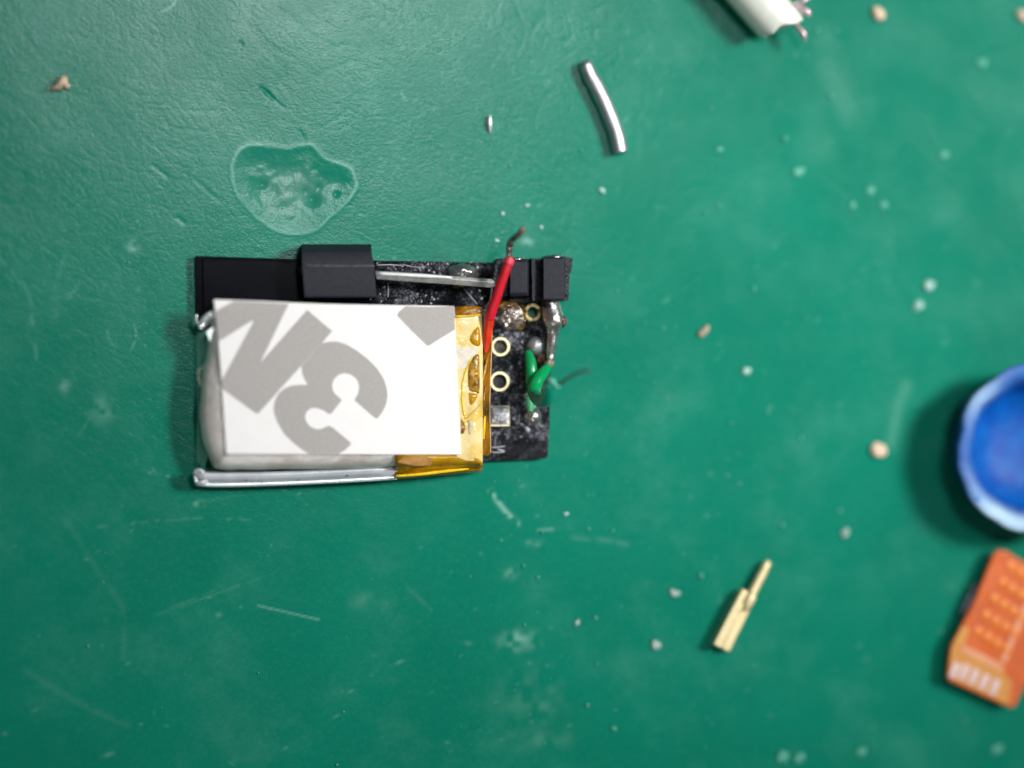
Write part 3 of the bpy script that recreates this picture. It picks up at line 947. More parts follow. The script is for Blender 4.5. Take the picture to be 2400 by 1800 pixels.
# green wires soldered to the board
gw = tube("green_wire", [P(*ZC(905, -60), 0.24), P(*ZC(955, 100), 0.27), P(*ZC(985, 330), 0.29), P(*ZC(985, 520), 0.28), P(*ZC(965, 720), 0.26)], [px(7), px(12.5), px(14), px(14), px(10)], 'green_wire', pcb, seg=18, label="straight green wire between the two round solder joints")
tube("stretched_end", [P(*ZC(955, 700), 0.26), P(*ZC(945, 860), 0.27), P(*ZC(950, 1000), 0.275), P(*ZC(955, 1150), 0.27)], [px(6), px(6.5), px(9.5), px(6)], 'mint_dull', gw, seg=14, wob=0.35, flat=0.6)
tube("torn_shred", [P(*ZC(1010, 960), 0.27), P(*ZC(1035, 1030), 0.28), P(*ZC(1000, 1120), 0.28)], [px(2), px(6), px(2)], 'mint_dull', gw, seg=8, wob=0.5, flat=0.4)
tube("torn_shred", [P(*ZC(905, 815), 0.27), P(*ZC(830, 810), 0.28), P(*ZC(765, 830), 0.27)], [px(2), px(1), px(0.5)], 'mint_dull', gw, seg=6)
gw2 = tube("green_wire", [P(*ZC(1310, 250), 0.27), P(*ZC(1220, 370), 0.32), P(*ZC(1120, 500), 0.36), P(*ZC(1055, 640), 0.38), P(*ZC(1045, 760), 0.41), P(*ZC(1080, 860), 0.46)], [px(10), px(13.5), px(15), px(16), px(16), px(15)], 'green_wire', pcb, seg=18, label="green wire bent into a hook, rising off the board")
tube("raised_end", [P(*ZC(1070, 850), 0.46), P(*ZC(1150, 930), 0.55), P(*ZC(1250, 920), 0.66), P(*ZC(1305, 800), 0.76), P(*ZC(1330, 660), 0.84), P(*ZC(1370, 580), 0.88)], [px(15), px(15), px(15), px(14.5), px(13), px(9)], 'teal_wire', gw2, seg=18)
for c in ((1390, 525), (1420, 545), (1460, 600), (1510, 640)):
    V, F = lump_geo(P(*ZC(*c), 0.90), px(5.5), px(5), px(5), 0, 0.4, c[0], 2)
    mesh_obj("torn_shred", V, F, 'mint', gw2, True)
tube("bare_strand", [P(*ZC(1400, 590), 0.88), P(*ZC(1560, 590), 0.92), P(*ZC(1700, 490), 0.96), P(*ZC(1850, 400), 1.0), P(*ZC(2000, 350), 1.03), P(*ZC(2160, 320), 1.05)], [px(3), px(3.6), px(3.4), px(3.2), px(3.0), px(3.2)], 'thin_wire', gw2, seg=10)

# ------------------------------------------------------------------ battery
BZ0, BZ1 = 0.205, 0.44
bat = thing("pouch_battery", "silver pouch battery with white and grey backing paper, amber tape and a red wire", "battery", P(800, 900, BZ0))
body_out = [(500, 735), (492, 780), (483, 830), (475, 880), (470, 925), (468, 970), (472, 1015), (483, 1055), (497, 1085), (515, 1097), (600, 1099), (800, 1096), (980, 1090), (1075, 1082), (1108, 1068), (1122, 1035), (1126, 900), (1124, 790), (1112, 752), (1080, 736), (1000, 730), (800, 726), (620, 722), (530, 720)]
def body():
    q = smooth_path(body_out + body_out[:1], 3)[:-1]
    pts = [P(x, y, BZ1 - 0.05) for x, y in q]
    cx = sum(p.x for p in pts) / len(pts)
    cy = sum(p.y for p in pts) / len(pts)
    n = len(pts)
    V, F = [], []
    lay = [(-0.03, BZ0), (0.0, BZ0 + 0.05), (0.012, BZ1 - 0.13), (0.0, BZ1 - 0.06), (-0.035, BZ1 - 0.018), (-0.10, BZ1), (None, BZ1 + 0.006), (None, BZ1 + 0.008)]
    nor = []
    for i in range(n):
        t = (pts[(i + 1) % n] - pts[i - 1]).normalized()
        nn = Vector((t.y, -t.x, 0))
        if nn.dot(pts[i] - Vector((cx, cy, pts[i].z))) < 0:
            nn = -nn
        nor.append(nn)
    for off, z in lay:
        for i in range(n):
            if off is None:
                p = (pts[i] + nor[i] * -0.1).lerp(Vector((cx, cy, 0)), 0.15 if z < BZ1 + 0.007 else 0.5)
            else:
                p = pts[i] + nor[i] * (off + (0.012 * mnoise.noise(Vector((pts[i].x * 9, pts[i].y * 9, z * 5))) if z < BZ1 - 0.03 else 0))
            V.append(Vector((p.x, p.y, z + 0.010 * mnoise.noise(Vector((p.x * 4.2, p.y * 3.2, z * 4))) + (0.012 * mnoise.noise(Vector((p.x * 9, p.y * 7, 3))) if off is not None and off < -0.02 else 0))))
    for j in range(len(lay) - 1):
        for i in range(n):
            F.append((j * n + i, j * n + (i + 1) % n, (j + 1) * n + (i + 1) % n, (j + 1) * n + i))
    F.append(tuple(range(n)))
    F.append(tuple((len(lay) - 1) * n + i for i in range(n)))
    return mesh_obj("pouch_body", V, F, 'pouch', bat, True)
body()

# backing paper of the double-sided tape, with its printed glyphs
LZ = BZ1 + 0.022
def lz(x, y):
    # upper left corner curls up a little
    d = math.hypot((x - 497) / 70, (y - 701) / 60)
    return LZ + 0.03 * max(0, 1 - d) ** 2 - 0.012 * max(0, (715 - y) / 14) * (1 if x > 560 else 0.3) * 0.5
liner_out = [(497, 701), (520, 701.5), (600, 704), (680, 708), (760, 711), (860, 713), (960, 714.5), (1064, 716), (1067, 780), (1069, 850), (1072, 900), (1075, 960), (1080, 1066), (900, 1066), (700, 1065.5), (527, 1064.5), (523, 1010), (518.5, 940), (514.5, 880), (509, 810), (503, 750)]
liner = sheet("backing_paper", liner_out, lz, 'liner', bat, 0.008)
M_out = [(318, 832), (400, 780), (510, 727), (700, 735), (900, 745), (1078, 757), (780, 1372), (1270, 820), (1530, 1040), (1425, 1165), (1205, 1405), (985, 1650), (768, 1893), (748, 1902), (722, 1890), (385, 1642), (376, 1560), (700, 960), (708, 935), (695, 930), (350, 1148), (334, 1000)]
T_out = [(1425, 1167), (1500, 1150), (1580, 1150), (1680, 1180), (1790, 1245), (1900, 1330), (2000, 1430), (2070, 1540), (2100, 1640), (2108, 1720), (2095, 1796), (2060, 1876), (2010, 1946), (1990, 1953), (1960, 1931), (1765, 1761), (1780, 1735), (1805, 1690), (1815, 1640), (1808, 1580), (1780, 1530), (1730, 1495), (1660, 1478), (1600, 1495), (1555, 1535), (1530, 1590), (1535, 1650), (1560, 1695), (1600, 1730), (1632, 1760), (1530, 1890), (1510, 1906), (1490, 1903), (1440, 1865), (1360, 1840), (1310, 1845), (1265, 1880), (1248, 1930), (1260, 1985), (1300, 2035), (1360, 2062), (1420, 2060), (1460, 2042), (1485, 2030), (1510, 2032), (1540, 2050), (1715, 2195), (1725, 2215), (1715, 2235), (1660, 2285), (1600, 2321), (1290, 2321), (1230, 2285), (1120, 2200), (1030, 2110), (960, 1990), (925, 1890), (922, 1830), (940, 1750), (975, 1690), (1030, 1640), (1100, 1610), (1190, 1600), (1265, 1603), (1272, 1592), (1245, 1545), (1220, 1480), (1212, 1415), (1209, 1407)]
D_out = [(285, 895), (300, 860), (365, 806), (600, 812), (834, 803), (838, 920), (842, 1030), (720, 1105), (600, 1180), (585, 1187), (570, 1180), (420, 1035)]
gz = lambda x, y: lz(x, y) + 0.0022
sheet("printed_glyph", [Z1(*p) for p in M_out], gz, 'print', liner, 0.0012)
sheet("printed_glyph", [Z1(*p) for p in T_out], gz, 'print', liner, 0.0012)
sheet("printed_glyph", [Z2(*p) for p in D_out], gz, 'print', liner, 0.0012)

# folded seal along the lower side
def seal():
    V, F = [], []
    xs = [(452, 1106, 1133), (480, 1112, 1137), (520, 1113, 1138), (600, 1112, 1136.5), (700, 1109, 1133), (800, 1104, 1128.5), (880, 1100, 1124), (930, 1097, 1121)]
    n = 0
    for x, ya, yb in xs:
        d = 4 if x > 470 else 0
        prof = [(ya - d, 0.315), (ya + (yb - ya) * 0.15, 0.325), (ya + (yb - ya) * 0.6, 0.30), (yb, 0.262), (yb + 1.5, 0.20), (yb - 1, 0.17), (ya, 0.17), (ya - d, 0.20)]
        n = len(prof)
        for y, z in prof:
            V.append(P(x, y, z))
    for i in range(len(xs) - 1):
        for k in range(n):
            F.append((i * n + k, i * n + (k + 1) % n, (i + 1) * n + (k + 1) % n, (i + 1) * n + k))
    F.append(tuple(range(n)))
    F.append(tuple((len(xs) - 1) * n + k for k in range(n)))
    o = mesh_obj("folded_seal", V, F, 'pouch_edge', bat, True)
    tube("seal_rim", [P(455, 1133, 0.262), P(480, 1136, 0.255), P(520, 1137, 0.26), P(600, 1135.5, 0.26), P(700, 1132, 0.262), P(800, 1127.5, 0.262), P(880, 1123, 0.262), P(928, 1120, 0.262)], px(5.8), 'foil_glint', o, seg=12)
    tube("seal_rim", [P(482, 1131, 0.29), P(470, 1131, 0.31), P(457, 1131, 0.30), P(452, 1118, 0.30), P(453, 1106, 0.31), P(462, 1102, 0.32), P(472, 1108, 0.32), P(478, 1120, 0.31)], px(2.8), 'foil_glint', o, seg=10)
    for (x, y) in ((610, 1132), (697, 1126), (573, 1128), (812, 1116)):
        dome("dirt_speck", P(x, y, 0.31), px(1.6), px(1.8), 0.012, 'header_dark', o, 0.3, nu=8, nv=4)
seal()

# crumpled foil corner at the upper left
def foil_corner():
    V, F = [], []
    a = smooth_path([(500, 724), (485, 732), (470, 743), (458, 755)], 5)
    b = smooth_path([(502, 734), (489, 743), (476, 757), (464, 769)], 5)
    c = smooth_path([(503, 752), (493, 756), (483, 766), (474, 774)], 5)
    n = len(a)
    for r, zs in ((a, (0.36, 0.33)), (b, (0.44, 0.38)), (c, (0.30, 0.26))):
        for i, q in enumerate(r):
            t = i / (n - 1)
            V.append(P(q[0], q[1], zs[0] + (zs[1] - zs[0]) * t + 0.02 * math.sin(t * 7)))
    m = len(V)
    V += [v - Vector((0, 0, 0.02)) for v in V]
    for j in range(2):
        for i in range(n - 1):
            f = (j * n + i, j * n + i + 1, (j + 1) * n + i + 1, (j + 1) * n + i)
            F.append(f)
            F.append(tuple(k + m for k in reversed(f)))
    ring_ = list(range(n)) + [2 * n - 1, 3 * n - 1] + list(range(3 * n - 2, 2 * n - 1, -1)) + [n]
    for p, q in zip(ring_, ring_[1:] + ring_[:1]):
        F.append((p, q, q + m, p + m))
    o = mesh_obj("foil_corner", V, F, 'foil', bat, True, "crumpled shiny foil corner")
    tube("foil_fold", [P(500, 727, 0.41), P(486, 736, 0.42), P(472, 749, 0.40), P(463, 763, 0.37)], [px(4), px(5.5), px(6), px(3)], 'foil_glint', o, seg=10)
    tube("foil_fold", [P(457, 735, 0.34), P(455, 748, 0.34), P(461, 762, 0.35)], [px(2), px(4), px(3)], 'foil', o, seg=8)
    sheet("foil_fold", [(495, 768), (488, 800), (484, 790), (480, 778), (486, 772)], lambda x, y: 0.43, 'foil_glint', o, 0.006)
foil_corner()
sheet("clear_film", [(457, 778), (482, 772), (482, 1075), (474, 1098), (457, 1085)], lambda x, y: 0.25 + (x - 457) * 0.002, 'film', bat, 0.003)

# amber tape round the right end
def tz(x, y):
    return BZ1 + 0.013 - 0.05 * max(0.0, (735 - y) / 19) ** 1.5 - 0.03 * max(0, (x - 1118) / 12) ** 2 - 0.02 * max(0, (y - 1075) / 15)
tape = sheet("amber_tape", [(1062, 722), (1100, 720), (1128, 722), (1131, 800), (1131, 950), (1131, 1085), (1090, 1080), (1070, 1072), (1064, 1000), (1060, 850)], tz, 'tape_cream', bat, 0.004, "pale amber tape over the battery's right end", 0.04)
sheet("tape_fold", [(1066, 718), (1110, 716), (1130, 719), (1129, 736), (1090, 737), (1066, 738)], lambda x, y: BZ1 + 0.02 + 0.012 * math.sin((y - 716) * 0.16), 'tape_brown', tape, 0.004)
tube("tape_crease", [P(1066, 741, BZ1 + 0.03), P(1090, 740, BZ1 + 0.032), P(1112, 738, BZ1 + 0.032), P(1125, 736, BZ1 + 0.025)], px(2.0), 'tape_yellow', tape, seg=8)
def bub(pts, h, name='trapped_bubble', mat_='tape_dark'):
    cx = sum(p[0] for p in pts) / len(pts)
    cy = sum(p[1] for p in pts) / len(pts)
    q = smooth_path(pts + pts[:1], 3)[:-1]
    n = len(q)
    V, F = [], []
    for s, z in ((1.0, 0.0), (0.85, 0.5), (0.5, 0.95), (0.1, 1.0)):
        for x, y in q:
            X, Y = cx + (x - cx) * s, cy + (y - cy) * s
            p = P(X, Y, tz(X, Y) - 0.001)
            p.z += h * z * (1 + 0.5 * mnoise.noise(Vector((X * 0.12, Y * 0.12, 1))))
            V.append(p)
    for j in range(3):
        for i in range(n):
            F.append((j * n + i, j * n + (i + 1) % n, (j + 1) * n + (i + 1) % n, (j + 1) * n + i))
    F.append(tuple(3 * n + i for i in range(n)))
    F.append(tuple(reversed(range(n))))
    mesh_obj(name, V, F, mat_, tape, True)
bub([ZD(280, 500), ZD(240, 555), ZD(218, 620), ZD(216, 720), ZD(225, 830), ZD(290, 850), ZD(322, 840), ZD(322, 620), ZD(318, 510)], 0.014)
bub([ZD(222, 850), ZD(228, 930), ZD(245, 965), ZD(290, 920), ZD(300, 860)], 0.010, mat_='tape_gold')
bub([ZD(300, 250), ZD(250, 310), ZD(232, 380), ZD(280, 425), ZD(330, 410), ZD(322, 270)], 0.009, mat_='tape_gold')
bub([ZD(262, 560), ZD(270, 600), ZD(300, 615), ZD(306, 570), ZD(290, 540)], 0.022, 'bright_bubble', 'tape_cream')
bub([ZD(255, 690), ZD(280, 720), ZD(318, 715), ZD(318, 680)], 0.022, 'bright_bubble', 'tape_gold')
sheet("bare_patch", [ZD(155, 1085), ZD(185, 1130), ZD(195, 1180), ZD(180, 1220), ZD(152, 1228)], lambda x, y: tz(x, y) + 0.003, 'tape_brown', tape, 0.001)
sheet("white_patch", [ZD(110, 440), ZD(200, 432), ZD(290, 445), ZD(320, 470), ZD(260, 530), ZD(215, 620), ZD(112, 640)], lambda x, y: tz(x, y) + 0.002, simple("wrinkled_pale_film", lin(232, 222, 204), lin(214, 204, 188), 0.3, scale=14, bump=0.3, bdist=0.015), tape, 0.001)
tube("tape_wrinkle", [P(*ZD(x, y), tz(*ZD(x, y)) + 0.001) for x, y in ((255, 520), (205, 630), (172, 740), (163, 830), (166, 940), (180, 1040), (205, 1090))], [px(1.5), px(2), px(1.8), px(2), px(2), px(1.8), px(1.4)], 'tape_yellow', tape, seg=8, n=4)
tube("tape_wrinkle", [P(*ZD(x, y), tz(*ZD(x, y)) + 0.001) for x, y in ((205, 1085), (240, 1050), (290, 1000), (325, 960))], px(1.4), simple("grey_crease", lin(196, 184, 140), lin(170, 158, 118), 0.35, scale=20), tape, seg=8, n=4)
tube("tape_wrinkle", [P(*ZD(x, y), tz(*ZD(x, y)) + 0.001) for x, y in ((230, 1100), (238, 1160), (232, 1230))], [px(4), px(5), px(2)], simple("grey_flat_crease", lin(180, 170, 140), lin(206, 192, 150), 0.4, scale=20), tape, seg=8, n=4, flat=0.2)  # flattened wrinkle in a greyer tone
# tape wrapped down the lower side
def side_tape():
    V, F = [], []
    xs = [(925, 1066, 1125.5), (980, 1066, 1121), (1040, 1066, 1116), (1090, 1068, 1111), (1120, 1076, 1108), (1130, 1084, 1104)]
    prof = [(0.0, BZ1 + 0.012), (0.30, BZ1 + 0.004), (0.52, BZ1 - 0.05), (0.66, BZ1 - 0.13), (0.82, 0.31), (0.94, 0.26), (1.0, 0.21), (0.97, 0.20), (0.5, 0.30), (0.0, BZ1 + 0.009)]
    n = len(prof)
    for x, ya, yb in xs:
        for t, z in prof:
            p = P(x, ya + (yb - ya) * t, z)
            p.z += 0.008 * mnoise.noise(Vector((x * 0.05, t * 6, 3)))
            V.append(p)
    for i in range(len(xs) - 1):
        for k in range(n):
            F.append((i * n + k, i * n + (k + 1) % n, (i + 1) * n + (k + 1) % n, (i + 1) * n + k))
    F.append(tuple(range(n)))
    F.append(tuple((len(xs) - 1) * n + k for k in range(n)))
    o = mesh_obj("amber_tape", V, F, 'tape_gold', bat, True, "glossy amber tape wrapped round the battery's lower side")
    tube("tape_crease", [P(926, 1117, 0.325), P(980, 1113, 0.33), P(1040, 1106, 0.335), P(1098, 1100, 0.335)], [px(3), px(3.6), px(4), px(2.4)], 'tape_yellow', o, seg=10)
    sheet("bare_patch", [(930, 1084), (945, 1072), (1000, 1070), (1012, 1078), (1008, 1092), (970, 1093)], lambda x, y: BZ1 + 0.016 - 0.0012 * max(0, y - 1080), simple("pinkish_tape_patch", lin(196, 150, 96), lin(176, 126, 60), 0.3, scale=14), o, 0.001)
side_tape()
# loose brown flap standing off the right side
flap = sheet("amber_tape", [(1131, 745), (1152, 740), (1153, 800), (1150, 880), (1147, 960), (1149, 1040), (1150, 1064), (1143, 1069), (1131, 1068)], lambda x, y: 0.40 - (x - 1131) * 0.004 + 0.008 * math.sin(y * 0.05), 'tape_flap', bat, 0.004, "loose brown amber tape flap beside the battery", 0.03)
tube("tape_crease", [P(1152, 745, 0.325), P(1152, 810, 0.325), P(1149, 880, 0.33), P(1147, 960, 0.34), P(1149, 1040, 0.33), P(1149, 1062, 0.33)], px(1.8), simple("pale_tape_edge", lin(220, 180, 120), lin(190, 140, 70), 0.35, scale=12), flap, seg=8)
tube("tape_crease", [P(1136, 975, 0.40), P(1134, 1000, 0.402), P(1133, 1030, 0.402)], [px(3), px(4), px(2)], 'tape_yellow', flap, seg=8)
tube("tape_crease", [P(1141, 840, 0.385), P(1136, 865, 0.40), P(1130, 895, 0.41)], [px(2.5), px(4), px(2)], 'tape_dark', flap, seg=8)
tube("tape_crease", [P(1138, 905, 0.40), P(1134, 925, 0.402), P(1133, 960, 0.40)], [px(2), px(3), px(2)], 'tape_dark', flap, seg=8)

# red wire with its stripped end
rw = tube("red_wire", [P(1193, 609, 0.60), P(1184, 636, 0.59), P(1173, 666, 0.57), P(1162, 700, 0.54), P(1152, 727, 0.50), P(1147, 745, 0.47)], [px(10), px(10.8), px(11), px(11.2), px(12), px(12)], 'red_wire', bat, seg=22, label="red wire crossing the header blocks")
tube("taped_length", [P(1147, 744, 0.47), P(1144, 768, 0.44), P(1141, 798, 0.42), P(1137, 828, 0.40)], [px(11.9), px(11), px(9), px(4)], 'red_taped', rw, seg=20)
tube("bare_strand", [P(1194, 612, 0.60), P(1193, 595, 0.61), P(1194, 578, 0.63), P(1197, 565, 0.65), P(1205, 556, 0.68), P(1214, 549, 0.72), P(1221, 542, 0.76)], [px(5), px(6), px(7.0), px(7.5), px(7), px(6.5), px(5)], 'strand', rw, seg=14, wob=0.35)
tube("copper_end", [P(1218, 545, 0.75), P(1224, 539, 0.78), P(1224, 532, 0.80)], [px(6.5), px(6.5), px(4.5)], 'copper_tip', rw, seg=12, wob=0.4)
tube("torn_collar", [P(1190, 618, 0.605), P(1193, 611, 0.605), P(1195.5, 605, 0.60)], [px(10.8), px(11.4), px(11)], simple("pale_red_torn_sleeve", lin(232, 70, 92), lin(214, 40, 62), 0.4, scale=20), rw, seg=18, wob=0.2)

# seat the board, and the battery on it, down on the mat along the line of sight they were surveyed on
for root in (pcb, bat):
    root.location = root.location - CB * (0.128 / CB.z)

# ------------------------------------------------------------------ loose things on the mat
# solder wire offcut
r = px(18)
sw = tube("solder_offcut", [P(1369, 143, r * 1.1), P(1373, 152, r * 1.05), P(1381, 174, r), P(1394, 197, r), P(1405, 219, r), P(1417, 243, r), P(1427, 268, r), P(1436, 290, r), P(1443, 310, r), P(1449, 333, r), P(1453.5, 358, r)], [r * 0.55, r * 0.85, r * 0.95, r, r, r, r, r, r, r, r], 'solder_wire', None, seg=24, wob=0.02)
tag(sw, "short bent piece of silver solder wire lying alone on the mat", "solder wire")

# gold connector pin
gp = thing("connector_pin", "small gold brass connector pin with split body and thin tip", "connector pin", P(1680, 1430, 0))
pg = lambda x, y: ZG(x, y)
box_dir("split_leg", pg(482, 1395), pg(790, 800), px(11.0), 0.012, 0.125, 'brass', gp, 0.010)
box_dir("split_leg", pg(595, 1450), pg(880, 870), px(11.0), 0.004, 0.090, 'brass', gp, 0.012)
box_dir("leg_web", pg(620, 1190), pg(800, 850), px(17), 0.0, 0.06, 'brass', gp, 0.01)
box_dir("collar", pg(772, 880), pg(905, 625), px(15), 0.01, 0.118, 'brass', gp, 0.015)
tube("collar_ear", [P(*pg(870, 880), 0.105), P(*pg(900, 800), 0.11), P(*pg(950, 700), 0.11), P(*pg(975, 660), 0.10)], [px(9), px(13), px(13), px(9)], 'brass', gp, seg=16)
tube("tip", [P(*pg(960, 660), 0.07), P(*pg(1010, 560), 0.066), P(*pg(1100, 385), 0.062), P(*pg(1160, 265), 0.06), P(*pg(1190, 205), 0.058)], [px(11), px(11), px(11), px(10), px(6)], 'brass', gp, seg=18)

# white cable end
wc = thing("cable_end", "thick white plastic cable end with frayed strands, cut off by the upper edge", "cable", P(1780, 20, 0))
r = px(56)
dirv = Vector((0.67, -0.74, 0)).normalized()
e = P(1833, 66, r)
def cable():
    pts = [e - dirv * 1.9, e - dirv * 1.0, e - dirv * 0.35, e - dirv * 0.06, e + dirv * 0.0]
    V, F = tube_geo(pts, [r, r, r, r * 0.98, r * 0.92], seg=40, n=8)
    nrm = Vector((-dirv.y, dirv.x, 0))
    for i, p in enumerate(V):
        al, sd_ = (p - e).dot(dirv), (p - e).dot(nrm) / r
        f = max(0.0, min(1.0, 1 + al / 0.5))
        V[i] = p + dirv * f * (0.07 * sd_ + 0.025 * mnoise.noise(Vector((p.x * 16, p.y * 16, p.z * 16))))
    return mesh_obj("jacket", V, F, 'white_cable', wc, True, None, 60)
jk = cable()
tube("burr", [P(1788, 74, 0.10), P(1795, 86, 0.06)], [px(5), px(2)], 'white_cable', wc, seg=8)
tube("frayed_strand", [P(1852, 44, 0.18), P(1866, 58, 0.18), P(1874, 70, 0.19), P(1881, 76, 0.20), P(1884, 84, 0.20), P(1886, 95, 0.19)], [px(6), px(6), px(8), px(7), px(7), px(4)], 'pink_strand', wc, seg=12, wob=0.3)
tube("frayed_strand", [P(1862, 18, 0.24), P(1876, 16, 0.24), P(1884, 24, 0.25), P(1893, 30, 0.26), P(1897, 39, 0.26)], [px(6), px(7), px(9), px(8), px(5)], 'pink_strand', wc, seg=12, wob=0.3)
tube("frayed_strand", [P(1856, 10, 0.26), P(1872, 6, 0.26), P(1884, 3, 0.27), P(1896, -3, 0.27)], [px(4), px(4), px(5), px(4)], 'pink_strand', wc, seg=10, wob=0.3)

# blue cap
bc = thing("bottle_cap", "round blue plastic cap with a worn rim, its highlight painted pale, at the right edge", "cap", (P(2445, 1052, 0).x, P(2445, 1052, 0).y, 0))
def cap():
    zt = 0.41
    c = P(2438, 1052, zt)
    n = 96
    prof = [(0.50, 0.004), (0.545, 0.03), (0.575, 0.30), (0.605, 0.50), (0.620, 0.57), (0.622, 0.60), (0.605, 0.622), (0.57, 0.625), (0.535, 0.605), (0.51, 0.56), (0.475, 0.46), (0.44, 0.30), (0.40, 0.12), (0.20, 0.06), (0.02, 0.05)]
    prof = [(r_, z * 0.66) for r_, z in prof]
    V, F = [], []
    for j, (r_, z) in enumerate(prof):
        for k in range(n):
            a = 2 * math.pi * k / n
            w = 1 + (0.07 * mnoise.noise(Vector((math.cos(a) * 2.2, math.sin(a) * 2.2, 3))) + 0.026 * mnoise.noise(Vector((math.cos(a) * 6, math.sin(a) * 6, z * 4)))) * (1 if j > 2 else 0.6)
            V.append(Vector((c.x + r_ * w * math.cos(a), c.y + r_ * w * math.sin(a), z + (0.02 * mnoise.noise(Vector((math.cos(a) * 2, math.sin(a) * 2, 9))) if 3 < j < 11 else 0))))
    for j in range(len(prof) - 1):
        for k in range(n):
            F.append((j * n + k, j * n + (k + 1) % n, (j + 1) * n + (k + 1) % n, (j + 1) * n + k))
    F.append(tuple(range(n)))
    F.append(tuple((len(prof) - 1) * n + k for k in range(n)))
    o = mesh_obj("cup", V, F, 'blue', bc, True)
    def worn(j, k):  # light scuffing all round, plus a rim highlight painted in by angle
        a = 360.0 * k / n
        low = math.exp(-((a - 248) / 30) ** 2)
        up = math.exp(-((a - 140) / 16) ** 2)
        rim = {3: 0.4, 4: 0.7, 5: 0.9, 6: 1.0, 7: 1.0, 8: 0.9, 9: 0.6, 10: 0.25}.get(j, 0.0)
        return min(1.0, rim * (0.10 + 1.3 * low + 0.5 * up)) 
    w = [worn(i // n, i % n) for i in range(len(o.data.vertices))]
    a = o.data.attributes.new("wear_highlight", 'FLOAT', 'POINT')
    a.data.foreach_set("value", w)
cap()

# orange flexible circuit
fx = thing("flexible_circuit", "orange flexible circuit strip with pale pink pads, below the blue cap", "flexible circuit", P(2320, 1480, 0))
FT = 0.13
prism("film_strip", [ZO(625, 165), ZO(690, 178), ZO(1150, 470), ZO(1190, 560), ZO(760, 1432), ZO(728, 1452), ZO(560, 1378), ZO(222, 1228), ZO(206, 1190), ZO(236, 950), ZO(440, 560), ZO(580, 210)], FT - 0.05, FT, 'orange', fx, (), None, 0.008)
prism("bare_margin", [ZO(222, 1178), ZO(245, 955), ZO(330, 790), ZO(385, 800), ZO(350, 940), ZO(640, 1090), ZO(690, 1190), ZO(740, 1240), ZO(700, 1420), ZO(240, 1215)], FT, FT + 0.0025, 'orange_edge', fx)
box_dir("printed_line", ZO(335, 965), ZO(655, 1130), px(8.5), FT + 0.0025, FT + 0.006, 'pink_ink', fx, 0)
box_dir("printed_line", ZO(660, 1075), ZO(855, 610), px(7), FT + 0.0025, FT + 0.006, 'pink_ink', fx, 0)
box_dir("printed_line", ZO(870, 570), ZO(980, 330), px(7), FT + 0.0025, FT + 0.006, 'pink_ink', fx, 0)
for i, (x, y) in enumerate(((268, 1145), (345, 1160), (424, 1198), (507, 1238), (592, 1282))):
    d = (26, -60)
    box_dir("contact_pad", ZO(x - d[0], y - d[1]), ZO(x + d[0], y + d[1]), px(9.5), FT + 0.003, FT + 0.009, 'pink_pad', fx, 0.003)
for k in range(5):
    for j in range(4):
        x, y = 455 + 78 * j + 66 * k, 830 + 48 * j - 132 * k
        if x > 800 + 40 * k - 30 * j * 0 and k < 3 and j == 3:
            continue
        dome("copper_dot", P(*ZO(x, y), FT - 0.001), px(13), px(13), 0.010, 'orange_dot', fx, 0.05, nu=16, nv=5)
prism("stiffener", [ZO(430, 440), ZO(510, 440), ZO(410, 690), ZO(312, 706), ZO(330, 650)], 0.02, FT - 0.052, 'slate', fx, (), None, 0.006)
prism("stiffener", [ZO(620, 240), ZO(1000, 480), ZO(640, 1250), ZO(300, 1080), ZO(380, 800)], 0.0, FT - 0.054, 'slate', fx)

# metal sliver, fibre
V, F = tube_geo([P(1148, 270, 0.02), P(1147.5, 280, 0.02), P(1148, 295, 0.02), P(1149.5, 313, 0.015)], [px(3), px(5.5), px(5.5), px(0.8)], seg=12)
tag(mesh_obj("metal_sliver", V, F, 'sliver', None, True), "thin bright pointed metal sliver left of the bent solder wire", "metal sliver")
hz = 0.33
V, F = tube_geo([P(478, 858, hz), P(469, 865, hz), P(465, 878, hz), P(467, 892, hz - 0.02), P(472, 903, hz)], px(0.9), seg=6)
tag(mesh_obj("fibre", V, F, 'hair', None, True), "fine pale curled fibre stuck to the battery's left end", "fibre")

# tan crumbs and chips: position, half length, half width, height, angle
def crumb(name, x, y, rx, ry, rz, rot, material, label, cat, seed, wob=0.5, group=None):
    V, F = lump_geo(P(x, y, px(rz) * 0.75), px(rx), px(ry), px(rz), rot, wob, seed)
    return tag(mesh_obj(name, V, F, material, None, True), label, cat, group)
TG = "tan crumbs scattered on the mat"
def big_crumb():
    q = [(117, 211), (121, 203), (128, 200), (133, 190), (141, 180), (150, 177), (158, 183), (159, 195), (165, 200), (162, 209), (155, 210), (148, 205), (143, 212), (130, 212), (122, 214)]
    q = smooth_path(q + q[:1], 2)[:-1]
    n = len(q)
    cx, cy = 142, 197
    V, F = [], []
    for s, z in ((1.0, 0.0), (1.0, 0.035), (0.8, 0.07), (0.45, 0.085), (0.05, 0.08)):
        for x, y in q:
            X, Y = cx + (x - cx) * s, cy + (y - cy) * s
            p = P(X, Y, 0)
            p.z = z * (1 + 0.5 * mnoise.noise(Vector((X * 0.2, Y * 0.2, 1))))
            V.append(p)
    for j in range(4):
        for i in range(n):
            F.append((j * n + i, j * n + (i + 1) % n, (j + 1) * n + (i + 1) % n, (j + 1) * n + i))
    F.append(tuple(range(n)))
    F.append(tuple(4 * n + i for i in range(n)))
    tag(mesh_obj("crumb", V, F, 'tan', None, True), "three-pointed tan crumb alone near the upper left corner", "crumb", TG)
big_crumb()
crumb("crumb", 2059, 32, 18, 13, 8, -0.9, 'tan', "pale tan crumb right of the white cable end", "crumb", 2, 0.35, TG)
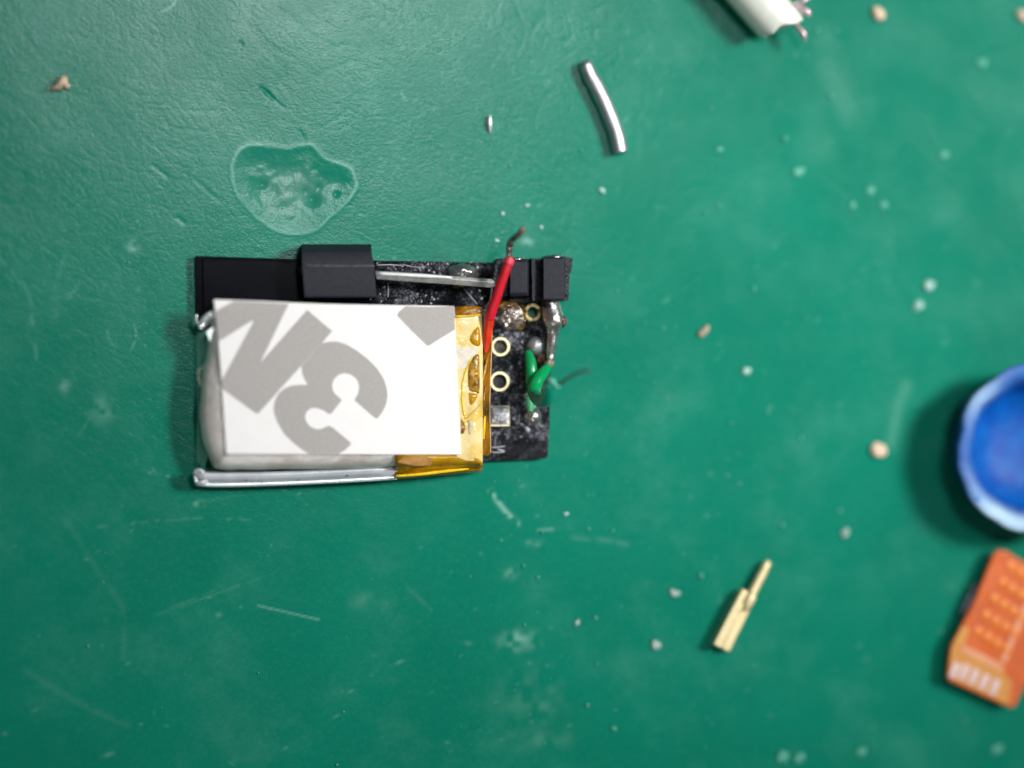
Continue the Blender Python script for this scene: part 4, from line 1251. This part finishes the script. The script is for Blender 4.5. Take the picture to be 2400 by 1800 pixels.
crumb("crumb", 2396, 37, 17, 11, 8, -0.9, 'tan', "yellowish tan crumb at the upper right corner, cut by the edge", "crumb", 3, 0.35, TG)
crumb("crumb", 2060, 1055, 21, 17, 9, -0.55, 'tan', "oval tan crumb left of the blue cap", "crumb", 4, 0.25, TG)
crumb("crumb", 1650, 775, 17, 9, 6, 0.85, 'tan_dark', "small brown-grey chip on the bare mat right of the battery", "crumb", 5, 0.3, TG)

# white beads and pale flakes large enough to pick out
BG = "pale beads and flakes on the mat"
beads = [
    (2178, 669, 14, 14, 'white_speck', "large white bead above and left of the blue cap, upper of a close pair"),
    (2153, 716, 14, 11, 'white_speck', "oval white bead above the blue cap, lower of a close pair"),
    (1749, 869, 11, 11, 'white_speck', "round white bead in the empty middle of the mat, right of the circuit board"),
    (1411, 446, 9, 7, 'white_speck', "small white flake just below the bent solder wire"),
    (1581, 1390, 14, 9, 'grey_speck', "pale oval crumb left of the gold pin's thin tip"),
    (1537, 1512, 11, 14, 'grey_speck', "pinkish white crumb below left of the gold pin"),
    (1980, 1247, 14, 10, 'grey_speck', "pale oval crumb between the gold pin and the blue cap"),
    (2213, 362, 9, 11, 'mint_speck', "pale bead high on the right side, above the white bead pair"),
    (2303, 146, 13, 14, 'mint_speck', "wide faint greenish flake near the upper right corner"),
    (1835, 1775, 16, 16, 'mint_speck', "large faint flake at the bottom edge, left of a close pair"),
    (1875, 1776, 13, 13, 'mint_speck', "faint flake at the bottom edge, right of a close pair"),
    (2020, 1763, 13, 11, 'mint_speck', "faint flake at the bottom edge below the gold pin and flexible circuit"),
    (2336, 1756, 11, 15, 'mint_speck', "faint tall flake in the lower right corner below the flexible circuit"),
    (1353, 1459, 6, 9, 'grey_speck', "small upright pale crumb right of the whitish smear under the battery"),
    (1871, 404, 15, 9, 'mint_speck', "faint wide greenish flake below the white cable end, on open mat"),
    (2039, 447, 11, 8, 'mint_speck', "greenish crumb on the upper right, top of a group of three"),
    (2071, 480, 10, 8, 'mint_speck', "greenish crumb on the upper right, right of a group of three"),
    (1998, 480, 9, 7, 'mint_speck', "greenish crumb on the upper right, left of a group of three"),
    (1327, 1205, 6, 5, 'white_speck', "tiny white bead below the circuit board's lower right corner"),
    (1178, 501, 4.5, 5.5, 'white_speck', "tiny white bead left of the red wire's bare copper end"),
    (1269, 533, 4.5, 4.5, 'white_speck', "tiny white bead right of the red wire's bare copper end"),
    (1236, 481, 4.5, 5, 'white_speck', "tiny white bead above the red wire's bare copper end"),
    (1165, 564, 6, 4, 'white_speck', "tiny white flake beside the bare strand of the red wire"),
    (1687, 351, 8, 7, 'mint_speck', "pale crumb right of the bent solder wire's lower end"),
]
for i, (x, y, rx, ry, m_, lab) in enumerate(beads):
    crumb("crumb", x, y, rx * 0.92, ry * 0.92, min(rx, ry) * (0.13 if m_ == 'mint_speck' else 0.42), i * 0.7, m_, lab, "crumb", 20 + i, 0.75 if m_ == 'mint_speck' else 0.5, BG)

# dust too small and too many to count: one object
def dust():
    V, F = [], []
    pts = [(1958, 72, 6), (1915, 70, 7), (1665, 392, 4), (1667, 255, 5), (1685, 485, 6), (1654, 499, 5), (1947, 224, 8), (1840, 325, 7), (1362, 353, 4), (1512, 287, 5), (1449, 179, 4), (1082, 459, 4), (1196, 389, 5), (922, 474, 3), (1270, 325, 2.5), (1395, 127, 4), (1767, 677, 6), (1800, 967, 5), (1876, 1027, 6), (1713, 991, 5), (1704, 1115, 6), (1731, 1135, 6), (1968, 1197, 7), (1512, 756, 4), (1447, 683, 4), (1435, 1244, 5), (1270, 1246, 5), (1173, 1267, 4.5), (1227, 1327, 5), (1261, 1353, 5), (1230, 1464, 5), (1396, 1449, 6), (1643, 1349, 7), (1399, 1556, 5), (1376, 1653, 6), (1439, 1708, 8), (805, 1668, 3.5), (1835, 1231, 7), (2262, 1690, 7), (206, 1514, 5), (790, 1793, 5), (1419, 769, 3), (1556, 770, 3.5), (1585, 765, 3), (1380, 1240, 4), (302, 615, 5), (285, 606, 3), (155, 291, 3), (238, 178, 2), (275, 50, 2.5), (228, 170, 2), (1100, 265, 2), (1020, 215, 2), (910, 290, 2), (2240, 1385, 5), (2205, 1480, 5), (1770, 1560, 4)]
    rs = random.Random(3)
    for i in range(380):
        x = rs.uniform(20, 2390) if rs.random() < 0.35 else rs.uniform(1150, 2390)
        y = rs.uniform(10, 1790)
        pts.append((x, y, rs.choice((1.0, 1.2, 1.5, 1.8, 2.4, 3.0))))
    for i, (x, y, r_) in enumerate(pts):
        v, f = lump_geo(P(x, y, px(r_) * 0.2), px(r_) * rs.uniform(0.7, 1.3), px(r_) * rs.uniform(0.7, 1.1), px(r_) * 0.45, rs.uniform(0, 3), 0.5, i, 1)
        b = len(V)
        V += v
        F += [tuple(k + b for k in q) for q in f]
    o = mesh_obj("dust_specks", V, F, 'mint_speck', None, True)
    o["kind"] = "stuff"
    o["label"] = "fine pale dust specks scattered over the green mat"
dust()
